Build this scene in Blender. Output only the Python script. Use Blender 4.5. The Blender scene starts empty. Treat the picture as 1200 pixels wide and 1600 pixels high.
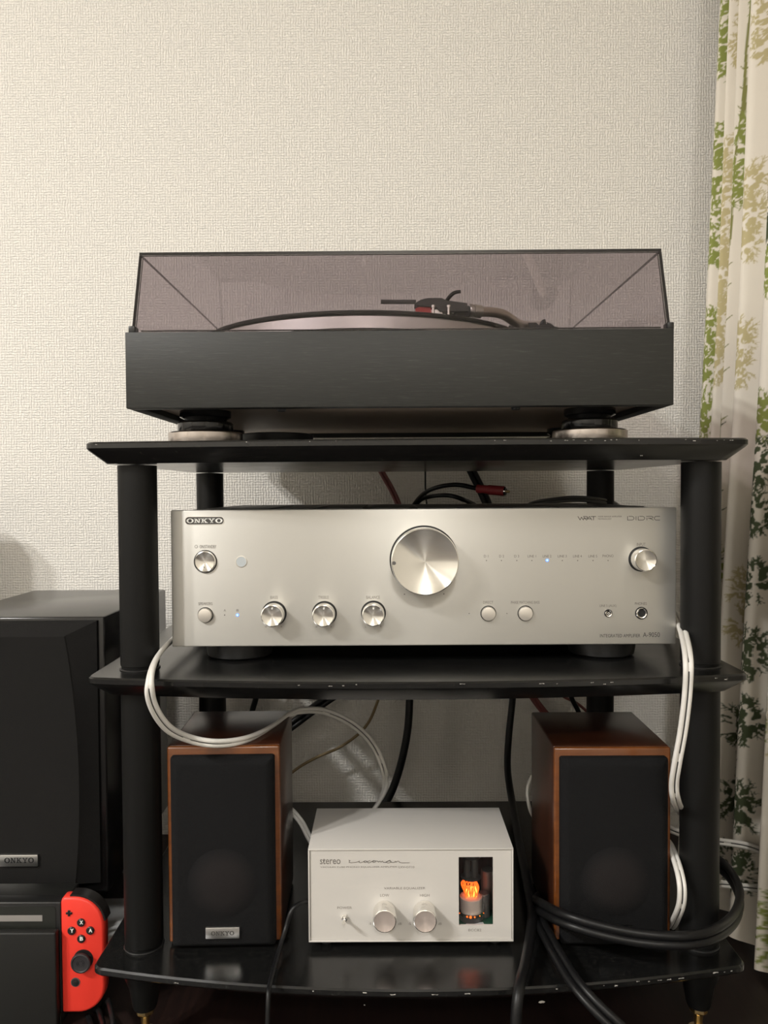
import bpy, bmesh, math, random
import numpy as np
from mathutils import Matrix, Vector

# ------------------------------------------------------------------ camera, light, exposure
CAMH = 475.0                       # camera height above the floor, mm
FPX = 1200.0                       # focal length in pixels of the 1200x1600 frame
scene = bpy.context.scene
COL = scene.collection
cam_data = bpy.data.cameras.new('camera')
cam_data.sensor_fit = 'VERTICAL'
cam_data.sensor_height = 32.0
cam_data.lens = 32.0 * FPX / 1600.0
cam_data.clip_start = 0.01
cam = bpy.data.objects.new('camera', cam_data)
COL.objects.link(cam)
CAM_ROT = (Matrix.Rotation(math.radians(0.24), 4, 'Z') @ Matrix.Rotation(math.radians(90 - 1.53), 4, 'X')
           @ Matrix.Rotation(math.radians(-0.36), 4, 'Z'))
cam.matrix_world = Matrix.Translation((0, 0, CAMH / 1000)) @ CAM_ROT
scene.camera = cam

world = bpy.data.worlds.new('world')
scene.world = world
world.use_nodes = True
world.node_tree.nodes['Background'].inputs[0].default_value = (1.0, 0.9, 0.78, 1)
world.node_tree.nodes['Background'].inputs[1].default_value = 0.02


def area_light(name, loc_mm, size, power, color, aim_mm):
    l = bpy.data.lights.new(name, 'AREA')
    l.shape = 'DISK'
    l.size = size
    l.energy = power
    l.color = color
    l.spread = math.radians(160)          # limited spread, tuned to darken the top of the wall
    o = bpy.data.objects.new(name, l)
    COL.objects.link(o)
    p = Vector((loc_mm[0], loc_mm[1], loc_mm[2] + CAMH)) / 1000
    t = Vector((aim_mm[0], aim_mm[1], aim_mm[2] + CAMH)) / 1000
    o.matrix_world = Matrix.Translation(p) @ (t - p).to_track_quat('-Z', 'Y').to_matrix().to_4x4()
    return o


WARM = (1.0, 0.98, 0.945)
area_light('ceiling_bulb', (-1980, -1330, 1900), 0.18, 80, WARM, (-1980, -1329.9, -400))
area_light('ceiling_bulb', (-2280, -1060, 1900), 0.18, 80, WARM, (-2280, -1059.9, -400))
area_light('fill_light', (100, -2300, 1900), 0.40, 45, WARM, (100, -2299.9, -400))  # added fill that lifts the right side and the shadows

scene.view_settings.view_transform = 'Standard'
scene.view_settings.look = 'None'
scene.view_settings.gamma = 1.0
scene.view_settings.use_curve_mapping = False
scene.view_settings.exposure = -0.25

random.seed(7)
rng = np.random.default_rng(11)

# ------------------------------------------------------------------ helpers
W = {}                             # world matrix of every object, metres


def at(px, py, d):
    """point (mm, height relative to the camera) seen at pixel px,py on the plane y = d"""
    v = CAM_ROT.to_3x3() @ Vector(((px - 600) / FPX, -(py - 800) / FPX, -1.0))
    v = v * (d / v.y)
    return Vector((v.x, d, v.z))


def atz(px, py, h):
    """point seen at pixel px,py on the horizontal plane at height h"""
    v = CAM_ROT.to_3x3() @ Vector(((px - 600) / FPX, -(py - 800) / FPX, -1.0))
    return v * (h / v.z)


def m_from_mm(p):
    return Vector((p[0], p[1], p[2] + CAMH)) / 1000


def thing(name, base, label, cat, group=None, rot=0.0, kind=None):
    o = bpy.data.objects.new(name, None)
    COL.objects.link(o)
    o.empty_display_size = 0.02
    o.matrix_world = Matrix.Translation(m_from_mm(base)) @ Matrix.Rotation(rot, 4, 'Z')
    W[o.name] = o.matrix_world.copy()
    tag(o, label, cat, group, kind)
    return o


def tag(o, label=None, cat=None, group=None, kind=None):
    if label: o['label'] = label
    if cat: o['category'] = cat
    if group: o['group'] = group
    if kind: o['kind'] = kind
    return o


def place(o, parent, wm):
    W[o.name] = wm.copy()
    if parent is not None:
        o.parent = parent
        o.matrix_basis = W[parent.name].inverted() @ wm
    else:
        o.matrix_basis = wm


def obj(name, bm, mats, parent=None, smooth=True, local=False, angle=35):
    """bm holds mm coordinates (camera-relative height, or the parent frame if local)"""
    if not isinstance(mats, (list, tuple)): mats = [mats]
    bmesh.ops.recalc_face_normals(bm, faces=bm.faces[:])
    lo = Vector((1e9,) * 3); hi = Vector((-1e9,) * 3)
    for v in bm.verts:
        for i in range(3):
            lo[i] = min(lo[i], v.co[i]); hi[i] = max(hi[i], v.co[i])
    c = (lo + hi) / 2
    for v in bm.verts: v.co = (v.co - c) / 1000
    if smooth:
        lim = math.radians(angle)
        for f in bm.faces: f.smooth = True
        for e in bm.edges:
            e.smooth = not (len(e.link_faces) != 2 or e.calc_face_angle(0) > lim)
    me = bpy.data.meshes.new(name)
    bm.to_mesh(me); bm.free()
    for m in mats: me.materials.append(m)
    o = bpy.data.objects.new(name, me)
    COL.objects.link(o)
    if local: wm = W[parent.name] @ Matrix.Translation(c / 1000)
    else: wm = Matrix.Translation(m_from_mm(c))
    place(o, parent, wm)
    return o


def new(): return bmesh.new()


def hexa(bm, p, mat=0, mats=None):
    """p: 8 points, bottom ring then top ring"""
    v = [bm.verts.new(q) for q in p]
    idx = [(3, 2, 1, 0), (4, 5, 6, 7), (0, 1, 5, 4), (1, 2, 6, 5), (2, 3, 7, 6), (3, 0, 4, 7)]
    fs = []
    for k, i in enumerate(idx):
        f = bm.faces.new([v[j] for j in i]); f.material_index = mats[k] if mats else mat; fs.append(f)
    return fs


def box(bm, x0, x1, y0, y1, z0, z1, mat=0, bev=0, seg=2):
    fs = hexa(bm, [(x0, y0, z0), (x1, y0, z0), (x1, y1, z0), (x0, y1, z0),
                   (x0, y0, z1), (x1, y0, z1), (x1, y1, z1), (x0, y1, z1)], mat)
    if bev:
        es = list({e for f in fs for e in f.edges})
        r = bmesh.ops.bevel(bm, geom=es, offset=bev, segments=seg, affect='EDGES', profile=0.5)
        for f in r['faces']: f.material_index = mat


def frame_of(axis):
    a = Vector(axis).normalized()
    u = a.orthogonal().normalized()
    if abs(a.y) > 0.9: u = Vector((1, 0, 0)); u = (u - a * u.dot(a)).normalized()
    return a, u, a.cross(u)


def lathe(bm, prof, origin, axis=(0, 0, 1), seg=40, mat=0, mat_of=None):
    """prof: [(radius, distance along axis)]"""
    a, u, w = frame_of(axis)
    o = Vector(origin)
    rings = []
    for r, t in prof:
        if r < 1e-6: rings.append([bm.verts.new(o + a * t)])
        else: rings.append([bm.verts.new(o + a * t + (u * math.cos(2 * math.pi * k / seg) + w * math.sin(2 * math.pi * k / seg)) * r) for k in range(seg)])
    for j in range(len(rings) - 1):
        A, B = rings[j], rings[j + 1]
        mi = mat_of[j] if mat_of else mat
        for k in range(seg):
            k2 = (k + 1) % seg
            if len(A) == 1 and len(B) == 1: continue
            if len(A) == 1: f = bm.faces.new((A[0], B[k], B[k2]))
            elif len(B) == 1: f = bm.faces.new((A[k], B[0], A[k2]))
            else: f = bm.faces.new((A[k], B[k], B[k2], A[k2]))
            f.material_index = mi
    return bm


def smooth_path(pts, n=8):
    pts = [Vector(p) for p in pts]
    if len(pts) < 3: return pts
    P = [pts[0] * 2 - pts[1]] + pts + [pts[-1] * 2 - pts[-2]]
    out = []
    for i in range(1, len(P) - 2):
        a, b, c, d = P[i - 1], P[i], P[i + 1], P[i + 2]
        for k in range(n):
            t = k / n
            out.append(0.5 * ((2 * b) + (c - a) * t + (2 * a - 5 * b + 4 * c - d) * t * t + (3 * b - a - 3 * c + d) * t ** 3))
    out.append(pts[-1])
    return out


def tube(bm, pts, r, seg=10, mat=0, n=8, smooth=True, twin=None):
    """sweep; twin = (spacing vector direction hint, spacing) makes a two-strand cable in one surface"""
    path = smooth_path(pts, n) if smooth else [Vector(p) for p in pts]
    tang = []
    for i in range(len(path)):
        t = path[min(i + 1, len(path) - 1)] - path[max(i - 1, 0)]
        tang.append(t.normalized())
    if twin:
        hint, sp = Vector(twin[0]).normalized(), twin[1]
        prev = None
        for s in (-1, 1):
            off = []
            last = None
            for p, t in zip(path, tang):
                side = hint - t * hint.dot(t)
                if side.length < 0.15: side = last if last is not None else t.orthogonal()
                side = side.normalized()
                if last is not None and side.dot(last) < 0: side = -side
                if last is not None: side = (side * 0.4 + last * 0.6).normalized()
                last = side
                off.append(p + side * (s * sp / 2))
            _sweep(bm, off, r, seg, mat)
        return
    _sweep(bm, path, r, seg, mat)


def _sweep(bm, path, r, seg, mat):
    rings = []
    u = None
    N = len(path)
    for i, p in enumerate(path):
        t = (path[min(i + 1, N - 1)] - path[max(i - 1, 0)]).normalized()
        if u is None: u = t.orthogonal().normalized()
        u = (u - t * u.dot(t)).normalized()
        w = t.cross(u)
        rr = r(i / max(1, N - 1)) if callable(r) else r
        rings.append([bm.verts.new(p + (u * math.cos(2 * math.pi * k / seg) + w * math.sin(2 * math.pi * k / seg)) * rr) for k in range(seg)])
    for A, B in zip(rings[:-1], rings[1:]):
        for k in range(seg):
            f = bm.faces.new((A[k], A[(k + 1) % seg], B[(k + 1) % seg], B[k])); f.material_index = mat
    f = bm.faces.new(rings[0][::-1]); f.material_index = mat
    f = bm.faces.new(rings[-1]); f.material_index = mat


def loft(bm, loops, mat=0, cap0=True, cap1=True, mats=None):
    """closed loops of the same vertex count, joined one after the other"""
    R = [[bm.verts.new(p) for p in l] for l in loops]
    n = len(R[0])
    for j, (A, B) in enumerate(zip(R[:-1], R[1:])):
        for k in range(n):
            f = bm.faces.new((A[k], A[(k + 1) % n], B[(k + 1) % n], B[k])); f.material_index = mats[j] if mats else mat
    if cap0: bm.faces.new(R[0][::-1]).material_index = mats[0] if mats else mat
    if cap1: bm.faces.new(R[-1]).material_index = mats[-1] if mats else mat


def poly(bm, pts, mat=0):
    f = bm.faces.new([bm.verts.new(p) for p in pts]); f.material_index = mat


def ribbon(bm, pts, w, mat=0):
    """flat printed stroke in a plane of constant y; pts (x,y,z)"""
    pts = [Vector(p) for p in pts]
    for i in range(len(pts) - 1):
        a, b = pts[i], pts[i + 1]
        t = (b - a)
        if t.length < 1e-6: continue
        t.normalize()
        s = Vector((-t.z, 0, t.x)) * (w / 2)
        e = t * (w * 0.3)
        poly(bm, [a - s - e, b - s + e, b + s + e, a + s - e], mat)


def rrect(x0, x1, z0, z1, r, n=6):
    """rounded rectangle outline (x,z), counter-clockwise; r one radius or (bl, br, tr, tl)"""
    if not isinstance(r, (tuple, list)): r = (r,) * 4
    out = []
    for (cx, cz, a0, rr) in ((x0 + r[0], z0 + r[0], 180, r[0]), (x1 - r[1], z0 + r[1], 270, r[1]), (x1 - r[2], z1 - r[2], 0, r[2]), (x0 + r[3], z1 - r[3], 90, r[3])):
        for k in range(n + 1):
            a = math.radians(a0 + 90 * k / n)
            out.append((cx + rr * math.cos(a), cz + rr * math.sin(a)))
    return out


def text(s, x0, x1, z0, z1, y, mat, parent, name='printed_text', local=False, bold=0.0):
    """flat print facing the camera, fitted into the box x0..x1, z0..z1 (mm)"""
    cu = bpy.data.curves.new(name, 'FONT')
    cu.body = s
    cu.resolution_u = 3
    cu.offset = bold
    t = bpy.data.objects.new(name, cu)
    COL.objects.link(t)
    dg = bpy.context.evaluated_depsgraph_get()
    dg.update()
    me = bpy.data.meshes.new_from_object(t.evaluated_get(dg))
    bpy.data.objects.remove(t)
    n = len(me.vertices)
    co = np.empty(n * 3, np.float32); me.vertices.foreach_get('co', co); co = co.reshape(-1, 3)
    lo, hi = co.min(0), co.max(0)
    bm = new(); bm.from_mesh(me)
    bpy.data.meshes.remove(me)
    for v in bm.verts:
        fx = (v.co.x - lo[0]) / max(hi[0] - lo[0], 1e-6); fz = (v.co.y - lo[1]) / max(hi[1] - lo[1], 1e-6)
        v.co = Vector((x0 + fx * (x1 - x0), y, z0 + fz * (z1 - z0)))
    for f in bm.faces: f.material_index = 0
    o = obj(name, bm, mat, parent, smooth=False, local=local)
    return o


def text_px(s, px0, px1, py0, py1, d, mat, parent, **k):
    a = at(px0, py1, d); b = at(px1, py0, d)
    return text(s, a.x, b.x, a.z, b.z, d, mat, parent, **k)


LET = {
    'N': (1.15, [[(.15, 0), (.33, 0), (.33, 1), (.15, 1)], [(.82, 0), (1, 0), (1, 1), (.82, 1)], [(.12, 1), (.40, 1), (1, 0), (.74, 0)],
                 [(0, 0), (.48, 0), (.48, .13), (0, .13)], [(0, .87), (.33, .87), (.33, 1), (0, 1)], [(.67, .87), (1.15, .87), (1.15, 1), (.67, 1)]]),
    'K': (1.18, [[(.15, 0), (.40, 0), (.40, 1), (.15, 1)], [(0, 0), (.55, 0), (.55, .13), (0, .13)], [(0, .87), (.55, .87), (.55, 1), (0, 1)],
                 [(.36, .36), (1.02, .92), (.78, .92), (.36, .58)], [(.45, .52), (.76, .08), (1.06, .08), (.64, .66)],
                 [(.66, .87), (1.12, .87), (1.12, 1), (.66, 1)], [(.65, 0), (1.18, 0), (1.18, .13), (.65, .13)]]),
    'Y': (1.15, [[(.46, 0), (.70, 0), (.70, .45), (.46, .45)], [(.3, 0), (.86, 0), (.86, .13), (.3, .13)], [(.1, .92), (.46, .42), (.68, .42), (.38, .92)],
                 [(.80, .92), (.5, .42), (.70, .42), (1.04, .92)], [(0, .87), (.48, .87), (.48, 1), (0, 1)], [(.68, .87), (1.15, .87), (1.15, 1), (.68, 1)]]),
}


def onkyo(bm, x0, x1, z0, z1, y, mat=0):
    word = 'ONKYO'
    ws = [1.22 if c == 'O' else LET[c][0] for c in word]
    gap = 0.05
    tot = sum(ws) + gap * 4
    sx = (x1 - x0) / tot; sz = (z1 - z0)
    x = 0
    for c, w in zip(word, ws):
        if c == 'O':
            n = 28
            for k in range(n):
                q = []
                for kk, (rx, rz) in ((k, (.61, .52)), (k + 1, (.61, .52)), (k + 1, (.30, .37)), (k, (.30, .37))):
                    a = 2 * math.pi * kk / n
                    q.append((x0 + (x + .61 + rx * math.cos(a)) * sx, y, z0 + (.5 + rz * math.sin(a)) * sz))
                poly(bm, q, mat)
        else:
            for pl in LET[c][1]:
                poly(bm, [(x0 + (x + a) * sx, y, z0 + b * sz) for a, b in pl], mat)
        x += w + gap


# ------------------------------------------------------------------ materials
def mat(name, color, rough=0.5, metal=0.0, spec=0.5, coat=0.0, aniso=0.0, sheen=0.0, emit=None, estr=0.0, coat_rough=0.05):
    m = bpy.data.materials.new(name)
    m.use_nodes = True
    b = m.node_tree.nodes['Principled BSDF']
    b.inputs['Base Color'].default_value = (*color, 1)
    b.inputs['Roughness'].default_value = rough
    b.inputs['Metallic'].default_value = metal
    b.inputs['Specular IOR Level'].default_value = spec
    b.inputs['Coat Weight'].default_value = coat
    b.inputs['Coat Roughness'].default_value = coat_rough
    b.inputs['Anisotropic'].default_value = aniso
    b.inputs['Sheen Weight'].default_value = sheen
    if emit:
        b.inputs['Emission Color'].default_value = (*emit, 1)
        b.inputs['Emission Strength'].default_value = estr
    return m


def N(m, t, **k):
    n = m.node_tree.nodes.new(t)
    for a, v in k.items(): setattr(n, a, v)
    return n


def L(m, a, b): m.node_tree.links.new(a, b)


def bsdf(m): return m.node_tree.nodes['Principled BSDF']


def coords(m, scale=(1, 1, 1), kind='Object'):
    tc = N(m, 'ShaderNodeTexCoord'); mp = N(m, 'ShaderNodeMapping')
    mp.inputs['Scale'].default_value = scale
    L(m, tc.outputs[kind], mp.inputs['Vector'])
    return mp.outputs['Vector']


def noise(m, vec, scale, detail=2.0, rough=0.5):
    n = N(m, 'ShaderNodeTexNoise')
    n.inputs['Scale'].default_value = scale; n.inputs['Detail'].default_value = detail; n.inputs['Roughness'].default_value = rough
    L(m, vec, n.inputs['Vector'])
    return n.outputs['Fac']


def math_node(m, op, a, b=None, c=None, clamp=False):
    n = N(m, 'ShaderNodeMath', operation=op, use_clamp=clamp)
    for i, v in enumerate((a, b, c)):
        if v is None: continue
        if isinstance(v, (int, float)): n.inputs[i].default_value = v
        else: L(m, v, n.inputs[i])
    return n.outputs[0]


def ramp(m, fac, stops):
    r = N(m, 'ShaderNodeValToRGB')
    e = r.color_ramp.elements
    while len(e) < len(stops): e.new(0.5)
    for k, (p, c) in enumerate(stops):
        e[k].position = p; e[k].color = (*c, 1) if len(c) == 3 else c
    L(m, fac, r.inputs[0])
    return r.outputs[0]


def bump(m, height, strength=0.3, dist=0.001):
    n = N(m, 'ShaderNodeBump')
    n.inputs['Strength'].default_value = strength; n.inputs['Distance'].default_value = dist
    L(m, height, n.inputs['Height'])
    L(m, n.outputs[0], bsdf(m).inputs['Normal'])
    return n


def speckled(m, scale=900, strength=0.15, dist=0.0004, detail=3):
    bump(m, noise(m, coords(m), scale, detail), strength, dist)
    return m


# wallpaper: woven relief of short horizontal and vertical cords
M_WALL = mat('wallpaper', (0.85, 0.825, 0.775), 0.8, spec=0.2)
def wallpaper(m):
    v = coords(m)
    sep = N(m, 'ShaderNodeSeparateXYZ'); L(m, v, sep.inputs[0])
    P = 2 * math.pi / 0.0036
    wx = noise(m, coords(m, (1, 1, 0.7)), 190, 2)
    wz = noise(m, coords(m, (0.7, 1, 1.03)), 200, 2)
    px = math_node(m, 'MULTIPLY_ADD', sep.outputs[0], P, math_node(m, 'MULTIPLY', wx, 7.0))
    pz = math_node(m, 'MULTIPLY_ADD', sep.outputs[2], P, math_node(m, 'MULTIPLY', wz, 7.0))
    sx = math_node(m, 'SINE', px); sz = math_node(m, 'SINE', pz)
    mr = N(m, 'ShaderNodeMapRange'); L(m, noise(m, coords(m, (1.07, 1, 0.8)), 105, 3), mr.inputs[0])
    mr.inputs[1].default_value = 0.36; mr.inputs[2].default_value = 0.64; mr.inputs[3].default_value = 0.38; mr.inputs[4].default_value = 0.97
    A = mr.outputs[0]; B = math_node(m, 'SUBTRACT', 1.35, A)
    h = math_node(m, 'MULTIPLY_ADD', sx, A, math_node(m, 'MULTIPLY', sz, B))
    h = math_node(m, 'MULTIPLY_ADD', noise(m, v, 330, 1), 1.0, h)
    bump(m, h, 1.0, 0.00027)
wallpaper(M_WALL)

M_PLAIN = mat('plain_wall_paint', (0.72, 0.685, 0.62), 0.85, spec=0.2)
M_CEIL = mat('ceiling_paint', (0.78, 0.74, 0.68), 0.9, spec=0.2)
M_FLOOR = mat('dark_floor_wood', (0.035, 0.014, 0.010), 0.45)
def floorwood(m):
    f = noise(m, coords(m, (90, 4, 1)), 3.0, 5)
    L(m, ramp(m, f, [(0.3, (0.007, 0.003, 0.0025)), (0.75, (0.018, 0.0075, 0.0055))]), bsdf(m).inputs['Base Color'])
    bump(m, f, 0.1, 0.0005)
floorwood(M_FLOOR)

M_RACK = speckled(mat('satin_black_lacquer', (0.013, 0.013, 0.013), 0.28, spec=0.5), 1500, 0.05)
def dusty(m):
    f = noise(m, coords(m), 260, 6, 0.75)
    L(m, ramp(m, f, [(0.5, (0.006, 0.006, 0.006)), (0.66, (0.016, 0.0155, 0.014)), (0.75, (0.06, 0.058, 0.054))]), bsdf(m).inputs['Base Color'])
    g = noise(m, coords(m), 30, 4)
    mr = N(m, 'ShaderNodeMapRange'); mr.inputs[3].default_value = 0.17; mr.inputs[4].default_value = 0.28
    L(m, g, mr.inputs[0]); L(m, mr.outputs[0], bsdf(m).inputs['Roughness'])
dusty(M_RACK)
M_POST = speckled(mat('textured_black_tube', (0.0055, 0.0055, 0.0053), 0.45, spec=0.22), 1400, 0.12)
M_CHIP = mat('bare_chipped_board', (0.42, 0.40, 0.37), 0.7)
M_BRASS = mat('brass', (0.62, 0.46, 0.22), 0.28, 1.0)
M_PLINTH = mat('black_oak_veneer', (0.03, 0.03, 0.028), 0.5, spec=0.4)
def oak(m):
    a = noise(m, coords(m, (16, 30, 330)), 2.2, 5, 0.62)
    b = noise(m, coords(m, (60, 60, 900)), 1.6, 3, 0.6)
    f = math_node(m, 'MULTIPLY_ADD', b, 0.5, math_node(m, 'MULTIPLY', a, 0.55))
    L(m, ramp(m, f, [(0.45, (0.022, 0.0225, 0.0205)), (0.60, (0.0255, 0.026, 0.0235)), (0.70, (0.046, 0.047, 0.042))]), bsdf(m).inputs['Base Color'])
    bump(m, f, 0.25, 0.0005)
oak(M_PLINTH)
M_UNDER = mat('turntable_bottom_board', (0.55, 0.45, 0.36), 0.5)
M_BLACK = mat('black_plastic', (0.012, 0.012, 0.012), 0.4)
M_GLOSSBLACK = mat('gloss_black_plastic', (0.008, 0.008, 0.009), 0.12)
M_RUBBER = speckled(mat('black_rubber', (0.013, 0.013, 0.014), 0.55), 2200, 0.1)
M_RECORD = mat('black_rubber_mat', (0.01, 0.01, 0.01), 0.4)
M_PLATTER = mat('cast_aluminium', (0.75, 0.73, 0.72), 0.38, 0.85)
M_CHROME = mat('chrome', (0.85, 0.84, 0.82), 0.12, 1.0)
M_STEELFOOT = mat('turned_steel', (0.52, 0.47, 0.44), 0.22, 1.0, aniso=0.5)
M_REDPLASTIC = mat('red_cartridge_plastic', (0.42, 0.02, 0.02), 0.4)
M_ARM = mat('satin_arm_tube', (0.66, 0.60, 0.55), 0.28, 0.9)

def pane_material(name, tint):
    m = bpy.data.materials.new(name); m.use_nodes = True
    nt = m.node_tree; nt.nodes.remove(bsdf(m))
    out = nt.nodes['Material Output']
    tr = N(m, 'ShaderNodeBsdfTransparent'); tr.inputs[0].default_value = (*tint, 1)
    gl = N(m, 'ShaderNodeBsdfGlossy'); gl.inputs['Roughness'].default_value = 0.03
    fr = N(m, 'ShaderNodeFresnel'); fr.inputs[0].default_value = 1.5
    ge = N(m, 'ShaderNodeNewGeometry')
    fac = math_node(m, 'MULTIPLY', fr.outputs[0], math_node(m, 'SUBTRACT', 1.0, ge.outputs['Backfacing']), clamp=True)
    mx = N(m, 'ShaderNodeMixShader')
    L(m, fac, mx.inputs[0]); L(m, tr.outputs[0], mx.inputs[1]); L(m, gl.outputs[0], mx.inputs[2]); L(m, mx.outputs[0], out.inputs[0])
    return m
M_SMOKE = pane_material('smoked_acrylic', (0.81, 0.785, 0.80))
M_SMOKE_EDGE = mat('smoked_acrylic_edge', (0.012, 0.010, 0.010), 0.15)
M_GLASS = pane_material('clear_glass', (0.97, 0.97, 0.97))

# brushed aluminium panel, brush lines along x
M_PANEL = mat('brushed_champagne_aluminium', (0.62, 0.605, 0.565), 0.40, 0.7, aniso=0.8)
def brushed(m):
    f = noise(m, coords(m, (6, 1, 2600)), 1.0, 3, 0.7)
    mr = N(m, 'ShaderNodeMapRange'); mr.inputs[3].default_value = 0.36; mr.inputs[4].default_value = 0.50
    L(m, f, mr.inputs[0]); L(m, mr.outputs[0], bsdf(m).inputs['Roughness'])
    t = N(m, 'ShaderNodeTangent', direction_type='UV_MAP', uv_map='brush')
    L(m, t.outputs[0], bsdf(m).inputs['Tangent'])
brushed(M_PANEL)
M_KNOB = mat('turned_aluminium', (0.84, 0.82, 0.77), 0.25, 1.0, aniso=0.95)
def turned(m):
    t = N(m, 'ShaderNodeTangent', direction_type='RADIAL', axis='Y')
    L(m, t.outputs[0], bsdf(m).inputs['Tangent'])
    bsdf(m).inputs['Anisotropic Rotation'].default_value = 0.25
turned(M_KNOB)
M_KNOBSIDE = mat('aluminium_knob_side', (0.86, 0.84, 0.80), 0.17, 0.95)
M_BUTTON = mat('satin_silver_button', (0.74, 0.70, 0.64), 0.35, 0.7)
M_GAP = mat('dark_gap', (0.01, 0.01, 0.01), 0.6)
M_IR = mat('grey_sensor_window', (0.50, 0.54, 0.56), 0.25)
M_INK = mat('dark_print', (0.07, 0.065, 0.06), 0.6)
M_INKSOFT = mat('grey_print', (0.20, 0.18, 0.16), 0.6)
M_WHITEINK = mat('white_print', (0.85, 0.84, 0.80), 0.4)
M_BLUE = mat('blue_led', (0.1, 0.3, 1.0), 0.3, emit=(0.05, 0.18, 1.0), estr=2.6)
M_BLUECORE = mat('blue_led_core', (0.6, 0.8, 1.0), 0.3, emit=(0.28, 0.52, 1.0), estr=1.6)
M_CHASSIS = mat('grey_steel_chassis', (0.14, 0.135, 0.13), 0.5, 0.4)

M_WHITECASE = speckled(mat('white_powder_coat', (0.58, 0.555, 0.52), 0.42, spec=0.4), 1800, 0.04)
M_TUBEGLOW = mat('heater_and_glint_glow', (1.0, 0.3, 0.05), 0.4, emit=(1.0, 0.14, 0.015), estr=1.6)  # heater glow, also used for painted orange glints
M_TUBEHOT = mat('hot_heater_core', (1.0, 0.5, 0.15), 0.4, emit=(1.0, 0.27, 0.04), estr=4.5)
M_CERAMIC = mat('white_ceramic_socket', (0.72, 0.62, 0.56), 0.4)
M_PCB = mat('green_circuit_board', (0.01, 0.10, 0.05), 0.4)
M_DARKIN = mat('dark_inside', (0.02, 0.017, 0.016), 0.6)
M_MICA = mat('grey_tube_plate', (0.10, 0.095, 0.09), 0.4, 0.6)
M_PINK = mat('copper_tinted_face', (0.72, 0.62, 0.565), 0.25, 0.6, aniso=0.93); turned(M_PINK)

M_WOOD = mat('red_brown_veneer', (0.10, 0.03, 0.014), 0.30, coat=0.3, coat_rough=0.18)
def veneer(m, lo, hi, sc):
    f = noise(m, coords(m, sc), 3.0, 4, 0.6)
    L(m, ramp(m, f, [(0.3, lo), (0.75, hi)]), bsdf(m).inputs['Base Color'])
veneer(M_WOOD, (0.030, 0.0095, 0.005), (0.07, 0.021, 0.009), (8, 8, 1.2))
M_BAFFLE = mat('lit_front_veneer', (0.30, 0.10, 0.03), 0.3, coat=0.35, coat_rough=0.12)  # same wood as the cabinet, brightened for light caught on the front
veneer(M_BAFFLE, (0.10, 0.029, 0.006), (0.19, 0.058, 0.011), (4, 4, 40))
M_CLOTH = mat('black_grille_cloth', (0.0085, 0.0085, 0.009), 0.9, spec=0.15, sheen=0.0)
speckled(M_CLOTH, 1300, 0.6, 0.0008, 2)
M_CLOTH2 = mat('charcoal_grille_cloth', (0.0125, 0.012, 0.0115), 0.9, spec=0.15, sheen=0.0)
speckled(M_CLOTH2, 1500, 0.5, 0.0008, 2)
M_CONE = mat('cone_behind_cloth', (0.014, 0.0125, 0.0125), 0.9, spec=0.15)
def conecol(m):
    g = N(m, 'ShaderNodeVectorMath', operation='LENGTH'); L(m, coords(m), g.inputs[0])
    L(m, ramp(m, math_node(m, 'MULTIPLY', g.outputs['Value'], 1 / 0.030), [(0.55, (0.0165, 0.0145, 0.0145)), (0.98, (0.0085, 0.0085, 0.009))]), bsdf(m).inputs['Base Color'])
conecol(M_CONE)
speckled(M_CONE, 1300, 0.6, 0.0008, 2)
M_BADGE = mat('brushed_silver_badge', (0.70, 0.69, 0.67), 0.28, 0.95)
M_LACQUER = mat('black_speaker_lacquer', (0.012, 0.0115, 0.0115), 0.22, spec=0.55)
M_SHADEBADGE = mat('shaded_silver_badge', (0.03, 0.03, 0.03), 0.2, 0.8)  # same silver badge, colour darkened for its dull reflection

M_REDSHELL = mat('neon_red_plastic', (0.80, 0.045, 0.028), 0.42, spec=0.4)
M_KEY = mat('black_key', (0.014, 0.012, 0.012), 0.3)
M_STICK = speckled(mat('dark_rubber_stick', (0.022, 0.02, 0.022), 0.5), 900, 0.1)
M_DOCK = speckled(mat('matte_black_dock', (0.013, 0.013, 0.012), 0.5, spec=0.3), 1500, 0.25)
M_SCREEN = mat('dark_screen_glass', (0.02, 0.021, 0.018), 0.1, spec=0.6)
M_REFLECT = mat('painted_screen_reflection', (0.25, 0.235, 0.22), 0.4)  # pale band painted as a reflection on the console screen

M_WCABLE = mat('white_cable_sheath', (0.74, 0.72, 0.68), 0.4)
M_STRIPE = mat('black_stripe_print', (0.02, 0.02, 0.02), 0.5)
M_BCABLE = mat('black_cable_sheath', (0.006, 0.006, 0.0065), 0.4, spec=0.3)
M_GCABLE = mat('grey_cable_sheath', (0.10, 0.10, 0.095), 0.35)
M_TAN = mat('tan_wire_sheath', (0.24, 0.17, 0.08), 0.4)
M_MAROON = mat('maroon_wire_sheath', (0.20, 0.06, 0.055), 0.4)
M_DARKRED = mat('dark_red_plug', (0.33, 0.035, 0.04), 0.45)
M_WHITEBOX = mat('white_plastic', (0.72, 0.72, 0.72), 0.5)

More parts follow.
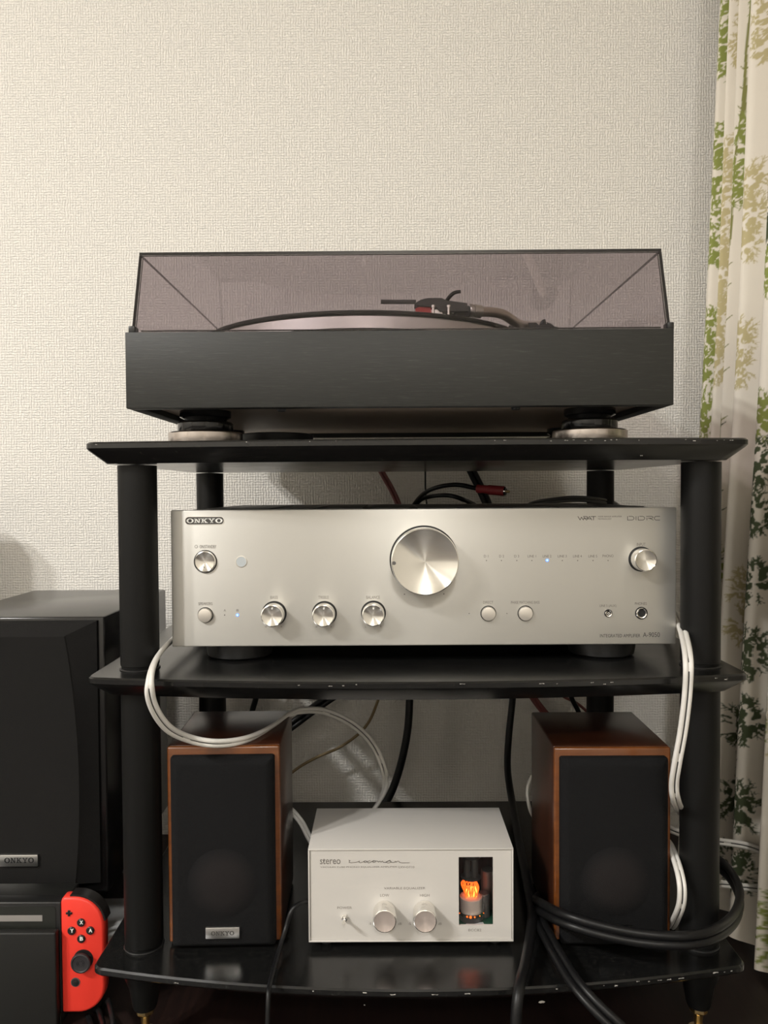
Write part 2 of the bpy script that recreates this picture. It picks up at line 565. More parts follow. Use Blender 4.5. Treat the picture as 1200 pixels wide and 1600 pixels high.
# ------------------------------------------------------------------ room
FL = -CAMH
YW = 1055.0
def slab(name, x0, x1, y0, y1, z0, z1, m):
    bm = new(); box(bm, x0, x1, y0, y1, z0, z1)
    o = obj(name, bm, m, smooth=False); o['kind'] = 'structure'; return o
XL, XR, YB, ZT = -3300, 520, -2700, 1990
slab('wall_back', XL - 80, XR + 80, YW, YW + 80, FL, ZT, M_WALL)
slab('wall_left', XL - 80, XL, YB, YW, FL, ZT, M_PLAIN)
slab('wall_right', XR, XR + 80, YB, YW, FL, ZT, M_PLAIN)
slab('wall_front', XL - 80, XR + 80, YB - 80, YB, FL, ZT, M_PLAIN)
slab('floor', XL - 80, XR + 80, YB - 80, YW + 80, FL - 60, FL, M_FLOOR)
slab('ceiling', XL - 80, XR + 80, YB - 80, YW + 80, ZT, ZT + 60, M_CEIL)

# ------------------------------------------------------------------ curtain
def build_curtain():
    # pleats run along the right-hand wall; the print is drawn in cloth coordinates (u along the cloth, z up)
    y_f = np.concatenate([np.arange(985, 780, -0.5), np.arange(780, 560, -1.5), np.arange(560, 420, -3.0)])
    z_f = np.concatenate([np.arange(FL + 8, 690, 0.8), np.arange(690, 1760, 12.0)])
    Y, Z = np.meshgrid(y_f, z_f)
    drift = (6 * np.sin(Z / 300.0 + 0.6) + 2.5 * np.sin(Z / 117.0) - 0.012 * Z) * np.clip((985 - Y) / 60, 0, 1)
    kn = [420, 485, 518, 550, 583, 616, 650, 685, 720, 758, 795, 826, 856, 881, 900, 914, 929, 943, 958, 985, 1040]
    kp = [20, 18, 17, 16, 15, 14, 13, 12, 11, 9, 8, 7, 6, 5, 4, 3, 2, 1, 0, -.62, -.7]
    ph = np.pi * np.interp(Y + drift, kn, kp)
    amp = np.interp(Y, [420, 795, 856, 900, 958, 985], [19, 17, 15, 9.5, 8.5, 7])
    fold = -np.cos(ph) - 0.15 * np.cos(2 * ph + 0.5)
    edge = 400 + (Z - 98) * 0.046
    X = edge + amp * fold
    # arc length at a reference height
    zi = len(z_f) // 2
    dx = np.diff(X[800]); dy = np.diff(y_f)
    u = np.concatenate([[0], np.cumsum(np.hypot(dx, dy))])
    u_of = lambda y: float(np.interp(-y, -y_f, u))
    # --- draw the print on a raster (one cell = 0.6 mm)
    RES = 0.6
    z_lo, z_hi = FL, 1760
    UW = int(u[-1] / RES) + 2; ZH = int((z_hi - z_lo) / RES) + 2
    img = np.zeros((ZH, UW), np.uint8)                 # 0 cloth, 1 green, 2 tan, 3 dark green (also for painted shade), 4 trunk green
    def stroke(u0, z0, u1, z1, w0, w1, val):
        lo_u = int((min(u0, u1) - w0) / RES); hi_u = int((max(u0, u1) + w0) / RES) + 2
        lo_z = int((min(z0, z1) - w0 - z_lo) / RES); hi_z = int((max(z0, z1) + w0 - z_lo) / RES) + 2
        lo_u, hi_u = max(lo_u, 0), min(hi_u, UW); lo_z, hi_z = max(lo_z, 0), min(hi_z, ZH)
        if lo_u >= hi_u or lo_z >= hi_z: return
        gu, gz = np.meshgrid(np.arange(lo_u, hi_u) * RES, np.arange(lo_z, hi_z) * RES + z_lo)
        du, dz = u1 - u0, z1 - z0
        t = np.clip(((gu - u0) * du + (gz - z0) * dz) / max(du * du + dz * dz, 1e-6), 0, 1)
        d = np.hypot(gu - u0 - t * du, gz - z0 - t * dz)
        img[lo_z:hi_z, lo_u:hi_u][d < (w0 + (w1 - w0) * t) / 2] = val
    R = random.Random(5)
    def clump(uc, zc, ru, rz, val, dens=1.0):
        # a mass of foliage: solid centre, ragged twig tips, fine pale gaps
        for _ in range(int(3 + ru * rz / 26)):
            a = R.random() * 2 * math.pi; r = math.sqrt(R.random()) * .72
            p = (uc + ru * r * math.cos(a), zc + rz * r * math.sin(a))
            stroke(*p, p[0] + R.uniform(-4, 4), p[1] + R.uniform(-5, 5), R.uniform(5, 8.5), 3, val)
        for _ in range(int(dens * (ru + rz) * 1.1)):
            a = R.random() * 2 * math.pi; r = R.uniform(.55, .95)
            p = (uc + ru * r * math.cos(a), zc + rz * r * math.sin(a))
            ang = math.atan2(rz * math.sin(a), ru * math.cos(a)) + R.uniform(-.6, .6); ln = R.uniform(5, 12)
            q = (p[0] + ln * math.cos(ang), p[1] + ln * math.sin(ang))
            stroke(*p, *q, R.uniform(1.6, 3), 0.6, val)
            for k in range(2):
                f = R.uniform(.2, .8); b = ang + R.choice((-1, 1)) * R.uniform(.5, .9)
                t_ = (p[0] + (q[0] - p[0]) * f, p[1] + (q[1] - p[1]) * f)
                stroke(*t_, t_[0] + 5 * math.cos(b), t_[1] + 5 * math.sin(b), 1.3, 0.5, val)
        for _ in range(int(ru * rz / 26)):
            a = R.random() * 2 * math.pi; r = math.sqrt(R.random())
            p = (uc + ru * r * math.cos(a), zc + rz * r * math.sin(a)); ang = R.uniform(.5, 2.4); ln = R.uniform(2, 7)
            stroke(*p, p[0] + ln * math.cos(ang), p[1] + ln * math.sin(ang), R.uniform(.9, 2.0), .5, 0)
    def trunk(u0, zs, val, w=4.2, sway=3, twigs=True):
        zz = zs[0]; uu = u0; k = 0
        while zz < zs[1]:
            nz = zz + R.uniform(22, 40); nu = u0 + R.uniform(-sway, sway)
            stroke(uu, zz, nu, nz, w, w * .96, val)
            if twigs:
                for s in (-1, 1):
                    if R.random() < .75:
                        ln = R.uniform(7, 16)
                        stroke(nu, nz, nu + s * ln * .8, nz + ln * .55, 2.0, .8, val)
            uu, zz = nu, nz
    # rows of foliage per column: (y of the column, half width, colour, [(height, half height)...])
    uG, uT, uS, uR, uD = u_of(951), u_of(922), u_of(896.5), u_of(842), u_of(795)
    for z, rz in ((610, 45), (548, 50), (425, 26), (378, 34), (330, 12), (290, 20), (192, 30), (150, 28), (88, 26), (10, 30), (-60, 30), (-150, 50), (-300, 45), (-410, 40), (760, 60), (980, 80), (1200, 70), (1450, 90)):
        clump(uG, z, 15, rz, 1, 1.0)
    for z, rz in ((600, 60), (530, 36), (398, 22), (340, 48), (265, 30), (200, 40), (150, 22), (-30, 30), (-200, 50), (-350, 45), (850, 70), (1100, 70)):
        clump(uT, z, 13, rz, 2, 1.0)
    trunk(uS, (40, 560), 4, 3.6, 2); trunk(uS + 2, (560, 1300), 4, 3.2, 2); trunk(uS - 1, (-330, 40), 3, 2.2, 2)  # trunk drawn darker below the top shelf to paint its shade
    for z, rz in ((585, 40), (640, 40), (415, 14), (385, 24), (345, 22), (-90, 28), (-135, 22), (-240, 30), (-330, 30), (740, 60)):
        clump(uS + (6 if z > 0 else -3), z, 10, rz, 3 if z < -200 else 1, .9)  # lowest foliage darkened as painted shade
    for z, rz in ((515, 24), (480, 14), (338, 14), (300, 22), (268, 16), (165, 20), (130, 16), (-110, 20), (-150, 22), (700, 40), (-260, 26), (-340, 26), (-410, 20)):
        clump(uR - 8 if z > 0 else uR + 4, z, 13, rz, 2 if z > -200 else 3, .9)  # lowest sprigs switch to dark green as painted shade
    for z, rz in ((600, 50), (480, 50), (330, 36), (275, 20), (225, 24), (75, 25), (25, 40), (-25, 30), (-95, 32), (-170, 40), (-240, 35), (-330, 40), (-400, 36)):
        clump(uD + 8, z, 22 if z > 60 else 13, rz * (1 if z > 60 else .62), 3 if z < 60 or 260 < z < 360 else 1, 1.0)  # foliage below the top shelf drawn dark to paint its shade
    trunk(uD - 6, (-420, 40), 3, 2.8)
    for k in range(9):                                    # further trees beyond the frame
        uu = uD + 60 + k * 55
        if uu > u[-1]: break
        trunk(uu, (-430, 1500), 4)
        for z in range(-400, 1600, 150): clump(uu + R.uniform(-9, 9), z + R.uniform(-30, 30), 24, R.uniform(35, 60), R.choice((1, 2, 3)), .8)
    pal = np.array([(0.80, 0.745, 0.655), (0.25, 0.285, 0.075), (0.52, 0.45, 0.25), (0.075, 0.095, 0.048), (0.235, 0.235, 0.08)], np.float32)
    ui = np.clip((u / RES).astype(int), 0, UW - 1); zi = np.clip(((z_f - z_lo) / RES).astype(int), 0, ZH - 1)
    acc = np.zeros((len(z_f), len(u), 3), np.float32)
    for oz in (0, 1):
        for ou in (0, 1):
            acc += pal[img[np.clip(zi + oz, 0, ZH - 1)[:, None], np.clip(ui + ou, 0, UW - 1)[None, :]]]
    acc /= 4
    nz, ny = X.shape
    co = np.stack([X, Y, Z + CAMH], -1).reshape(-1, 3).astype(np.float32) / 1000
    base = np.array([0.41, 0.75, 0.0], np.float32)
    co -= base
    i = np.arange((nz - 1) * ny).reshape(nz - 1, ny)[:, :-1].reshape(-1)
    quads = np.stack([i, i + ny, i + ny + 1, i + 1], -1).astype(np.int32)
    me = bpy.data.meshes.new('curtain')
    me.vertices.add(len(co)); me.vertices.foreach_set('co', co.ravel())
    me.loops.add(quads.size); me.loops.foreach_set('vertex_index', quads.ravel())
    me.polygons.add(len(quads)); me.polygons.foreach_set('loop_start', np.arange(0, quads.size, 4, dtype=np.int32))
    me.polygons.foreach_set('use_smooth', np.ones(len(quads), bool))
    me.update(); me.validate()
    ca = me.color_attributes.new('print', 'FLOAT_COLOR', 'POINT')
    rgba = np.concatenate([acc.reshape(-1, 3), np.ones((len(co), 1), np.float32)], 1)
    ca.data.foreach_set('color', rgba.ravel())
    m = mat('printed_curtain_cloth', (0.8, 0.76, 0.68), 0.85, spec=0.2, sheen=0.1)
    c = N(m, 'ShaderNodeVertexColor', layer_name='print')
    L(m, c.outputs[0], bsdf(m).inputs['Base Color'])
    bump(m, noise(m, coords(m, (1, 1, 0.25)), 1400, 2), 0.12, 0.0003)
    me.materials.append(m)
    o = bpy.data.objects.new('curtain', me); COL.objects.link(o)
    o.location = base
    W[o.name] = Matrix.Translation(base)
    tag(o, 'cream curtain printed with green and tan trees, hanging in folds at the right', 'curtain')
build_curtain()

# ------------------------------------------------------------------ rack
ZS1, ZS2, ZS3 = 41.0, -148.5, -386.5          # shelf top heights
TH = 17.0
rack = thing('hifi_rack', (24, 770, FL), 'black three-shelf audio rack on round posts, carrying turntable, amplifier and small speakers', 'rack')
def shelf_outline(xl, xr, yc, yb, bow, inset, rc=9):
    """front arc from left corner to right corner, then straight sides"""
    pts = []
    xm = (xl + xr) / 2; hw = (xr - xl) / 2 - inset
    n = 26
    fy = lambda t: yc + inset - bow * (1 - t * t)
    # rounded front corners
    def corner(s):
        out = []
        cx, cy = xm + s * (hw - rc), fy(0.97) + rc
        for k in range(7):
            a = math.radians(90 * k / 6)
            out.append((cx + s * rc * math.sin(a), cy - rc * math.cos(a)))
        return out
    left = corner(-1)[::-1]; right = corner(1)
    pts += left
    for k in range(1, n):
        t = -0.95 + 1.9 * k / n
        pts.append((xm + hw * t, fy(t)))
    pts += right
    pts += [(xm + hw, yb - inset - 12), (xm + hw - 12, yb - inset), (xm - hw + 12, yb - inset), (xm - hw, yb - inset - 12)]
    return pts
def make_shelf(z, xl, xr, yc, yb, bow, th=TH, slope=12):
    bm = new()
    prof = [(1.2, 0), (0, -1.3), (0, -5.0), (1.5, -7), (slope * .9, -th + 1.2), (slope, -th)]
    loft(bm, [[(x, y, z + dz) for x, y in shelf_outline(xl, xr, yc, yb, bow, ins)] for ins, dz in prof])
    return obj('shelf', bm, M_RACK, rack, angle=25)
YC = 615.0
SX0, SX1 = -243.0, 291.0
YBK = 948.0
sh1 = make_shelf(ZS1, SX0, SX1, YC, YBK, 17)
sh2 = make_shelf(ZS2, SX0 - 1, SX1, YC, YBK, 21)
sh3 = make_shelf(ZS3, SX0, SX1 - 1, YC, YBK, 30, th=15)
sh1['label'] = 'top shelf under the turntable'
sh2['label'] = 'middle shelf under the amplifier'
sh3['label'] = 'bottom shelf under the small speakers'
RP = 16.0
posts = [(at(217, 900, 647).x, 647), (at(1094.5, 900, 647).x, 647), (at(328, 755, 925).x, 925), (at(938, 755, 925).x, 925)]
for (x, y) in posts:
    for z0, z1 in ((ZS2, ZS1 - TH), (ZS3, ZS2 - TH)):
        bm = new()
        lathe(bm, [(0, 0), (RP - 1, 0), (RP - .6, 3.5), (RP, 4), (RP, z1 - z0 - 1), (0, z1 - z0)], (x, y, z0), seg=36)
        p = obj('post', bm, M_POST, rack)
        bm = new()
        lathe(bm, [(RP - 1.6, .2), (RP + .7, .2), (RP + .7, .8), (RP + .2, 1.2), (RP - 1.6, 1.2)], (x, y, z0), seg=36)
        obj('collar', bm, M_BLACK, p)
    bm = new()
    zb = ZS3 - 15
    lathe(bm, [(0, 0), (RP, 0), (RP, -12), (RP - 3, -20), (RP - 5.5, -36), (RP - 6.5, -39), (0, -39)], (x, y, zb), seg=32)
    f = obj('foot', bm, M_POST, rack)
    bm = new()
    lathe(bm, [(0, 0), (7.2, 0), (7.2, -5)], (x, y, zb - 38.9), seg=6)
    lathe(bm, [(7.2, -5), (5, -6), (4, -8), (3.2, -19), (8.5, -21), (8.5, FL - zb + 38.9), (0, FL - zb + 38.9)], (x, y, zb - 38.9), seg=20)
    obj('spike', bm, M_BRASS, f, smooth=True)
# chipped paint along the shelf edges
def chips(name, z, xl, xr, bow, spots, parent, slope_y=0.0):
    bm = new()
    R = random.Random(3)
    xm, hw = (xl + xr) / 2, (xr - xl) / 2
    for x, dz, ln, ht in spots:
        t = (x - xm) / hw
        fyv = lambda xx: YC - bow * (1 - ((xx - xm) / hw) ** 2) - 0.12
        pts = []
        n = 9
        for k in range(n):
            a = 2 * math.pi * k / n
            xx = x + ln / 2 * math.cos(a) * R.uniform(.5, 1.2); zz = z + dz + ht / 2 * math.sin(a) * R.uniform(.2, 1.3) + .25 * math.sin(3 * a)
            pts.append((xx, fyv(xx) + (0.35 if dz > -1.2 else 0) , zz))
        poly(bm, pts)
    o = obj(name, bm, M_CHIP, parent, smooth=False)
    o['kind'] = 'stuff'
R0 = random.Random(9)
chips('paint_chips', ZS1, SX0, SX1, 17, [(x, -1.8 + R0.uniform(-.8, .4), R0.uniform(.8, 4), R0.uniform(.5, .9)) for x in
      [-232, -60, -110, 84, 92, 128, 140, 146, 155, 160, 171, 176, 180, 198, 236, 243, 262, 268, 274]] + [(200, -14, 2, .6)], sh1)
chips('paint_chips', ZS2, SX0, SX1, 21, [(x, -2.0 + R0.uniform(-2, .4), R0.uniform(1, 5), R0.uniform(.5, 1)) for x in
      [-45, -35, -25, -70, 58, 120, 132, 160, 170, 176, 240, 262, 270]], sh2)
chips('paint_chips', ZS3, SX0, SX1 - 1, 30, [(x, -2.2 + R0.uniform(-1.8, .6), R0.uniform(1, 6), R0.uniform(.6, 1.6)) for x in
      [-170, -60, -20, 2, 35, 60, 130, 142, 150, 168, 178, 196, 205, 214, 222, 232, 262, 270, 276]] + [(118, -12, 5, 2.5), (-20, -12, 1.2, 1)], sh3)

# ------------------------------------------------------------------ turntable
TTY = 630.0
a = at(196, 577, TTY); b = at(1053, 575, TTY)
TX0, TX1 = a.x, b.x
TZ0, TZ1 = at(620, 635.5, TTY).z, at(620, 516, TTY).z
TYB = TTY + 360
tt = thing('turntable', ((TX0 + TX1) / 2, TTY + 180, ZS1), 'black wood-grain turntable with smoked dust cover on the top shelf', 'turntable')
bm = new()
box(bm, TX0 + 11, TX1 - 11, TTY + 11, TYB - 11, TZ0 + 9, TZ1 - .15)
for q in ((TX0, TX1, TTY, TTY + 12), (TX0, TX1, TYB - 12, TYB), (TX0, TX0 + 12, TTY + 11.5, TYB - 11.5), (TX1 - 12, TX1, TTY + 11.5, TYB - 11.5)):
    box(bm, *q, TZ0, TZ1, bev=.7)
obj('plinth', bm, M_PLINTH, tt, angle=40)
bm = new(); box(bm, TX0 + 12.2, TX1 - 12.2, TTY + 12.2, TYB - 12.2, TZ0 + 5, TZ0 + 9)
obj('bottom_board', bm, M_UNDER, tt, smooth=False)
for px in (440, 806):
    p = at(px, 640, TTY + 25)
    bm = new(); lathe(bm, [(0, 0), (3.5, 0), (4.2, 2.5), (4.2, 4.5), (0, 4.5)], (p.x, TTY + 25, TZ0 - 0.5), seg=16)
    obj('screw', bm, M_BLACK, tt)
for px, yf in ((321.5, 705), (921, 705), (352, 930), (885, 930)):
    p = at(px, 670, yf)
    H = TZ0 + 5 - ZS1
    bm = new()
    lathe(bm, [(0, 0), (33, 0), (33.5, 1), (33.5, 12.5), (32.5, 13.5), (0, 13.5)], (p.x, yf, ZS1 + .05), seg=56)
    f = obj('foot', bm, M_STEELFOOT, tt, angle=30)
    bm = new()
    lathe(bm, [(0, 13.5), (24.5, 13.5), (25, 14.5), (25, 21.5), (23.5, 23), (20, 23.6), (19, 25.5), (23, 27.5), (23, H), (0, H)], (p.x, yf, ZS1 + .05), seg=48)
    obj('foot_cup', bm, M_GLOSSBLACK, f)
# platter, mat
PC = Vector((at(562, 487, 648).x, 648 + 164, TZ1))
bm = new()
lathe(bm, [(0, 3), (150, 3), (160, 5), (164, 6), (164, 16), (163, 17.2), (0, 17.2)], PC, seg=120)
obj('platter', bm, M_PLATTER, tt)
bm = new()
lathe(bm, [(0, 17.3), (165.5, 17.3), (166, 18.3), (166, 19.8), (165, 20.6), (18, 20.6), (17, 19.6), (0, 19.6)], PC, seg=120)
obj('platter_mat', bm, M_RECORD, tt)
bm = new(); lathe(bm, [(3.5, 17), (3.5, 27), (2.5, 30), (0, 30.5)], PC, seg=16)
obj('spindle', bm, M_CHROME, tt)
# tonearm
YA = 688
def ta(px, py, d): return at(px, py, d)
def wedge(bm, quad, d0, d1):
    """prism from an outline of pixels seen at depth d0, running to d1"""
    P = [at(px, py, d0) for px, py in quad]
    loft(bm, [[(q.x, d0, q.z) for q in P], [(q.x, d1, q.z) for q in P]])
arm = new()
tube(arm, [ta(748, 487, 700), ta(765, 487.5, 706), ta(785, 491, 716), ta(800, 500, 728), ta(812, 507, 748), ta(830, 509, 790), ta(848, 507, 850)], 4.6, 14)
arm = obj('tonearm', arm, M_ARM, tt)
bm = new()
wedge(bm, [(648, 474), (658, 468), (668, 465.5), (690, 465.5), (698, 469.5), (730, 473.5), (731, 486), (688, 486), (682, 480), (652, 477)], 684, 702)
hs = obj('headshell', bm, M_BLACK, arm, smooth=False)
bm = new(); wedge(bm, [(595, 468.3), (650, 468.3), (650, 473), (595, 472.8)], 690, 695)
obj('headshell_bar', bm, M_BLACK, arm, smooth=False)
bm = new(); tube(bm, [ta(698, 470, 688), ta(704, 462, 685), ta(711, 457, 683), ta(720, 455.5, 682)], lambda t: 1.9 - .4 * t, 10)
obj('finger_lift', bm, M_BLACK, arm)
bm = new(); wedge(bm, [(649, 482), (655, 479.5), (673, 480), (674, 489), (650, 489)], 686, 700)
ct = obj('cartridge', bm, M_REDPLASTIC, arm, smooth=False)
bm = new(); wedge(bm, [(673, 484), (690, 483), (692, 492), (674, 490)], 687, 699)
obj('cartridge_body', bm, M_BADGE, arm, smooth=False)
for px in (677, 701):
    bm = new(); p = ta(px, 486, 685); lathe(bm, [(0, -4), (1.4, -4), (1.4, 3), (2.2, 3), (2.2, 5), (0, 5)], p, seg=12)
    obj('screw', bm, M_CHROME, arm)
for q in (([(692, 483), (700, 488), (708, 481)]), ([(690, 488), (698, 484), (709, 490)]), ([(700, 481), (704, 489), (698, 492)])):
    bm = new(); tube(bm, [ta(x, y, 692) for x, y in q], .55, 6); obj('lead_wire', bm, M_CHROME, arm)
bm = new(); wedge(bm, [(706, 480), (733, 478), (734, 494), (712, 493)], 690, 700); obj('headshell_socket', bm, M_BLACK, arm, smooth=False)
bm = new()
p0, p1 = ta(731, 485, 696), ta(752, 487, 701)
lathe(bm, [(0, 0), (5.6, 0), (6.1, 1), (6.1, 3), (5.2, 3.4), (5.2, 4.6), (6.1, 5), (6.1, (p1 - p0).length - 1), (4.8, (p1 - p0).length), (0, (p1 - p0).length)], p0, p1 - p0, 24)
obj('locking_collar', bm, M_BADGE, arm)
pv = ta(852, 514, 852)
bm = new()
lathe(bm, [(0, 0), (33, 0), (33, 5), (30, 7), (19, 9), (19, pv.z - TZ1 - 8), (16, pv.z - TZ1 - 5), (0, pv.z - TZ1 - 5)], (pv.x, 852, TZ1), seg=40)
obj('arm_pivot', bm, M_BLACK, tt)
bm = new()
lathe(bm, [(0, 0), (14, 0), (15, 1.5), (15, 24), (13, 26), (0, 26)], (pv.x + 4, 875, pv.z - 2), (0.05, 1, 0), seg=28)
obj('counterweight', bm, M_BLACK, tt)
bm = new(); wedge(bm, [(795, 509), (806, 505), (838, 504), (842, 508), (850, 503), (858, 509), (872, 511), (872, 516), (795, 516)], 760, 772)
obj('arm_rest', bm, M_BLACK, tt, smooth=False)
bm = new(); tube(bm, [ta(846, 508, 765), ta(849, 503, 765), ta(852, 502, 765)], 2.2, 8)
obj('cue_lever', bm, M_BLACK, tt)
# dust cover
A0, B0 = at(211, 514, 637), at(1043, 510, 637)
A1, B1 = at(217, 393.5, 652), at(1033.5, 389.5, 652)
CX0, CX1 = (A0.x + A1.x) / 2, (B0.x + B1.x) / 2
CZ0, CZ1 = TZ1 + .4, (A1.z + B1.z) / 2
CYB = TYB - 18
T = 2.6
s = 2.5                                            # sides lean in towards the top
bm = new()
E, P_ = 1, 0
def pane(p, thin):  # thin: indices of narrow faces
    hexa(bm, p, mats=[E if k in thin else P_ for k in range(6)])
y0, y1 = 637.0, 652.0
zt = CZ1 - T
# top
hexa(bm, [(CX0, y1, zt), (CX1, y1, zt), (CX1, CYB, zt), (CX0, CYB, zt), (CX0, y1, CZ1), (CX1, y1, CZ1), (CX1, CYB, CZ1), (CX0, CYB, CZ1)], mats=[P_, P_, E, E, E, E])
# front
zf = zt - .2
xa0, xb0, xa1, xb1 = CX0 - s + T + .2, CX1 + s - T - .2, CX0 + T + .2, CX1 - T - .2
hexa(bm, [(xa0, y0, CZ0), (xb0, y0, CZ0), (xb0, y0 + T, CZ0), (xa0, y0 + T, CZ0), (xa1, y1, zf), (xb1, y1, zf), (xb1, y1 + T, zf), (xa1, y1 + T, zf)], mats=[E, E, P_, E, P_, E])
# back
hexa(bm, [(xa0, CYB - T, CZ0), (xb0, CYB - T, CZ0), (xb0, CYB, CZ0), (xa0, CYB, CZ0), (xa1, CYB - T, zf), (xb1, CYB - T, zf), (xb1, CYB, zf), (xa1, CYB, zf)], mats=[E, E, P_, E, P_, E])
# sides
for x0b, x0t, d in ((CX0 - s, CX0, T), (CX1 + s, CX1, -T)):
    l0, l1 = sorted((x0b, x0b + d)); t0, t1 = sorted((x0t, x0t + d))
    hexa(bm, [(l0, y0 - .4, CZ0), (l1, y0 - .4, CZ0), (l1, CYB, CZ0), (l0, CYB, CZ0), (t0, y1 - .4, zf), (t1, y1 - .4, zf), (t1, CYB, zf), (t0, CYB, zf)], mats=[E, P_, E, P_, E, P_])
dc = obj('dust_cover', bm, [M_SMOKE, M_SMOKE_EDGE], tt, smooth=False)
dc['label'] = 'smoked grey acrylic cover'
for sx in (CX0 - s - 2.4, CX1 + s - 3):
    bm = new(); box(bm, sx, sx + 5.4, y0 - 1.5, y0 + 9, CZ0, CZ0 + 6, bev=.8)
    obj('rubber_buffer', bm, M_BLACK, dc)
bm = new(); box(bm, xa0 + 4, xb0 - 4, y0 + T + .5, y0 + T + 2.2, CZ0 + 2.2, CZ0 + 3.0)
obj('cover_rib', bm, M_SMOKE_EDGE, dc, smooth=False)

# black pad and paper under the turntable
bm = new()
pp = at(433, 675, 790)
lathe(bm, [(0, 0), (30, 0), (34, 3), (37, 12), (37, 17), (35, 18), (0, 18)], (pp.x, 790, ZS1 + .1), seg=40)
tag(obj('rubber_pad', bm, M_RUBBER), 'low round black pad beside the left turntable foot on the top shelf', 'pad')
bm = new()
loft(bm, [[(p[0], p[1], ZS1 + .1) for p in ((-60, 622), (125, 640), (118, 700), (-70, 690))], [(p[0], p[1], ZS1 + .9) for p in ((-60, 622), (125, 640), (118, 700), (-70, 690))]])
tag(obj('paper_sheet', bm, M_WHITEBOX, smooth=False), 'thin white sheet lying flat on the top shelf under the turntable', 'paper')

# ------------------------------------------------------------------ amplifier
AY = 661.0
amp = thing('stereo_amplifier', (28, AY + 165, ZS2), 'wide champagne-silver amplifier with big volume knob on the middle shelf', 'amplifier')
AX0, AX1 = at(267.5, 900, AY).x, at(1057, 900, AY).x
AZ0, AZ1 = at(650, 1008.7, AY).z, at(650, 795, AY).z
bm = new(); box(bm, AX0, AX1, AY, AY + 9, AZ0, AZ1, bev=1.1, seg=3)
uvl = bm.loops.layers.uv.new('brush')              # u runs up the panel, across the brush lines
for f_ in bm.faces:
    for lp_ in f_.loops: lp_[uvl].uv = (lp_.vert.co.z / 500, -lp_.vert.co.x / 500)
panel = obj('front_panel', bm, M_PANEL, amp, angle=40)
bm = new(); box(bm, AX0 + 2, AX1 - 2, AY + 9, AY + 325, AZ0 + 3, AZ1 - 1.2, bev=1.0)
case = obj('case', bm, M_CHASSIS, amp)
# vents along the top
for k in range(9):
    x = AX0 + 40 + k * 44
    bm = new(); box(bm, x, x + 36, AY + 60, AY + 250, AZ1 - 1.15, AZ1 - .2, bev=.4, seg=1)
    obj('vent_strip', bm, M_CHASSIS, case)
for px in (362, 958):
    for y in (AY + 38, AY + 285):
        x = at(px, 1020, AY).x
        bm = new(); lathe(bm, [(0, 0), (26, 0), (29, 2), (30, 8), (30, AZ0 + 3 - ZS2), (0, AZ0 + 3 - ZS2)], (x, y, ZS2 + .05), seg=40)
        obj('foot', bm, M_BLACK, amp)
bm = new(); box(bm, at(330, 1000, AY).x, at(995, 1000, AY).x, AY + 30, AY + 300, AZ0 - 5, AZ0 + 2.9)
obj('underside_shade', bm, M_BLACK, amp, smooth=False)  # dark slab stands in for shade and reflection beneath the amplifier

def knob(parent, px, py, rpx, prot, d, face=None, side=None, ring=1.2, cone=0.5, dot=None, nm='knob', seg=56):
    """turned knob standing on the plane y=d, axis towards the viewer; px,py,rpx describe its base"""
    c = at(px, py, d); r = rpx * d / FPX
    if ring:
        bm = new(); lathe(bm, [(r - 1, 0), (r + ring, 0), (r + ring, .25), (r - 1, .25)], c, (0, -1, 0), seg)
        obj('knob_gap', bm, M_GAP, parent)
    bm = new()
    lathe(bm, [(r - .3, .1), (r, .5), (r, prot - .9), (r - .25, prot - .3), (r - .9, prot)], c, (0, -1, 0), seg)
    k = obj(nm, bm, side or M_KNOBSIDE, parent, angle=30)
    bm = new()
    lathe(bm, [(r - .95, prot - .02), (r - 1.2, prot - cone * .4), (0, prot - cone)], c, (0, -1, 0), seg)
    obj('knob_face', bm, face or M_KNOB, k, angle=60)
    if dot:
        q = at(dot[0], dot[1], d - prot)
        bm = new(); lathe(bm, [(0, 0), (dot[2], 0), (dot[2], .35), (0, .35)], q, (0, -1, 0), 14)
        obj('position_dot', bm, dot[3], k)
    return k

knob(amp, 662.3, 874.5, 51.5, 21, AY, dot=(616, 880, 1.5, M_CHASSIS), cone=.6, nm='volume_knob', seg=96)
knob(amp, 428.5, 958.5, 17.4, 14, AY, dot=(425, 951, .7, M_WHITEINK), nm='bass_knob')
knob(amp, 507, 958.5, 17.4, 14, AY, dot=(506, 951, .7, M_WHITEINK), nm='treble_knob')
knob(amp, 583.5, 957.8, 17.4, 14, AY, dot=(583.5, 951, .7, M_WHITEINK), nm='balance_knob')
knob(amp, 1001.5, 873.5, 17.4, 13, AY, nm='input_knob')
knob(amp, 321, 877.5, 17.0, 2.2, AY, ring=.7, cone=.7, dot=(319, 886, .35, M_INK), nm='power_button')
def button(px, py, rpx):
    c = at(px, py, AY); r = rpx * AY / FPX
    bm = new(); lathe(bm, [(r - 1, 0), (r + .6, 0), (r + .6, .2), (r - 1, .2)], c, (0, -1, 0), 40); obj('knob_gap', bm, M_GAP, amp)
    bm = new(); lathe(bm, [(r - .1, .1), (r - .1, 2.6), (r - .6, 3.2), (r - 2, 3.5), (0, 3.7)], c, (0, -1, 0), 40); obj('push_button', bm, M_BUTTON, amp)
for px, py in ((321, 961), (763, 958.5), (821, 958.3)): button(px, py, 11.3)
c = at(377, 877.5, AY)
bm = new(); lathe(bm, [(0, .3), (4.4, .3), (4.4, .1)], c, (0, -1, 0), 40); obj('sensor_window', bm, M_IR, amp)
bm = new(); lathe(bm, [(4.4, .1), (4.4, .5), (5.0, .4), (5.0, .1)], c, (0, -1, 0), 40); obj('sensor_ring', bm, M_BUTTON, amp)
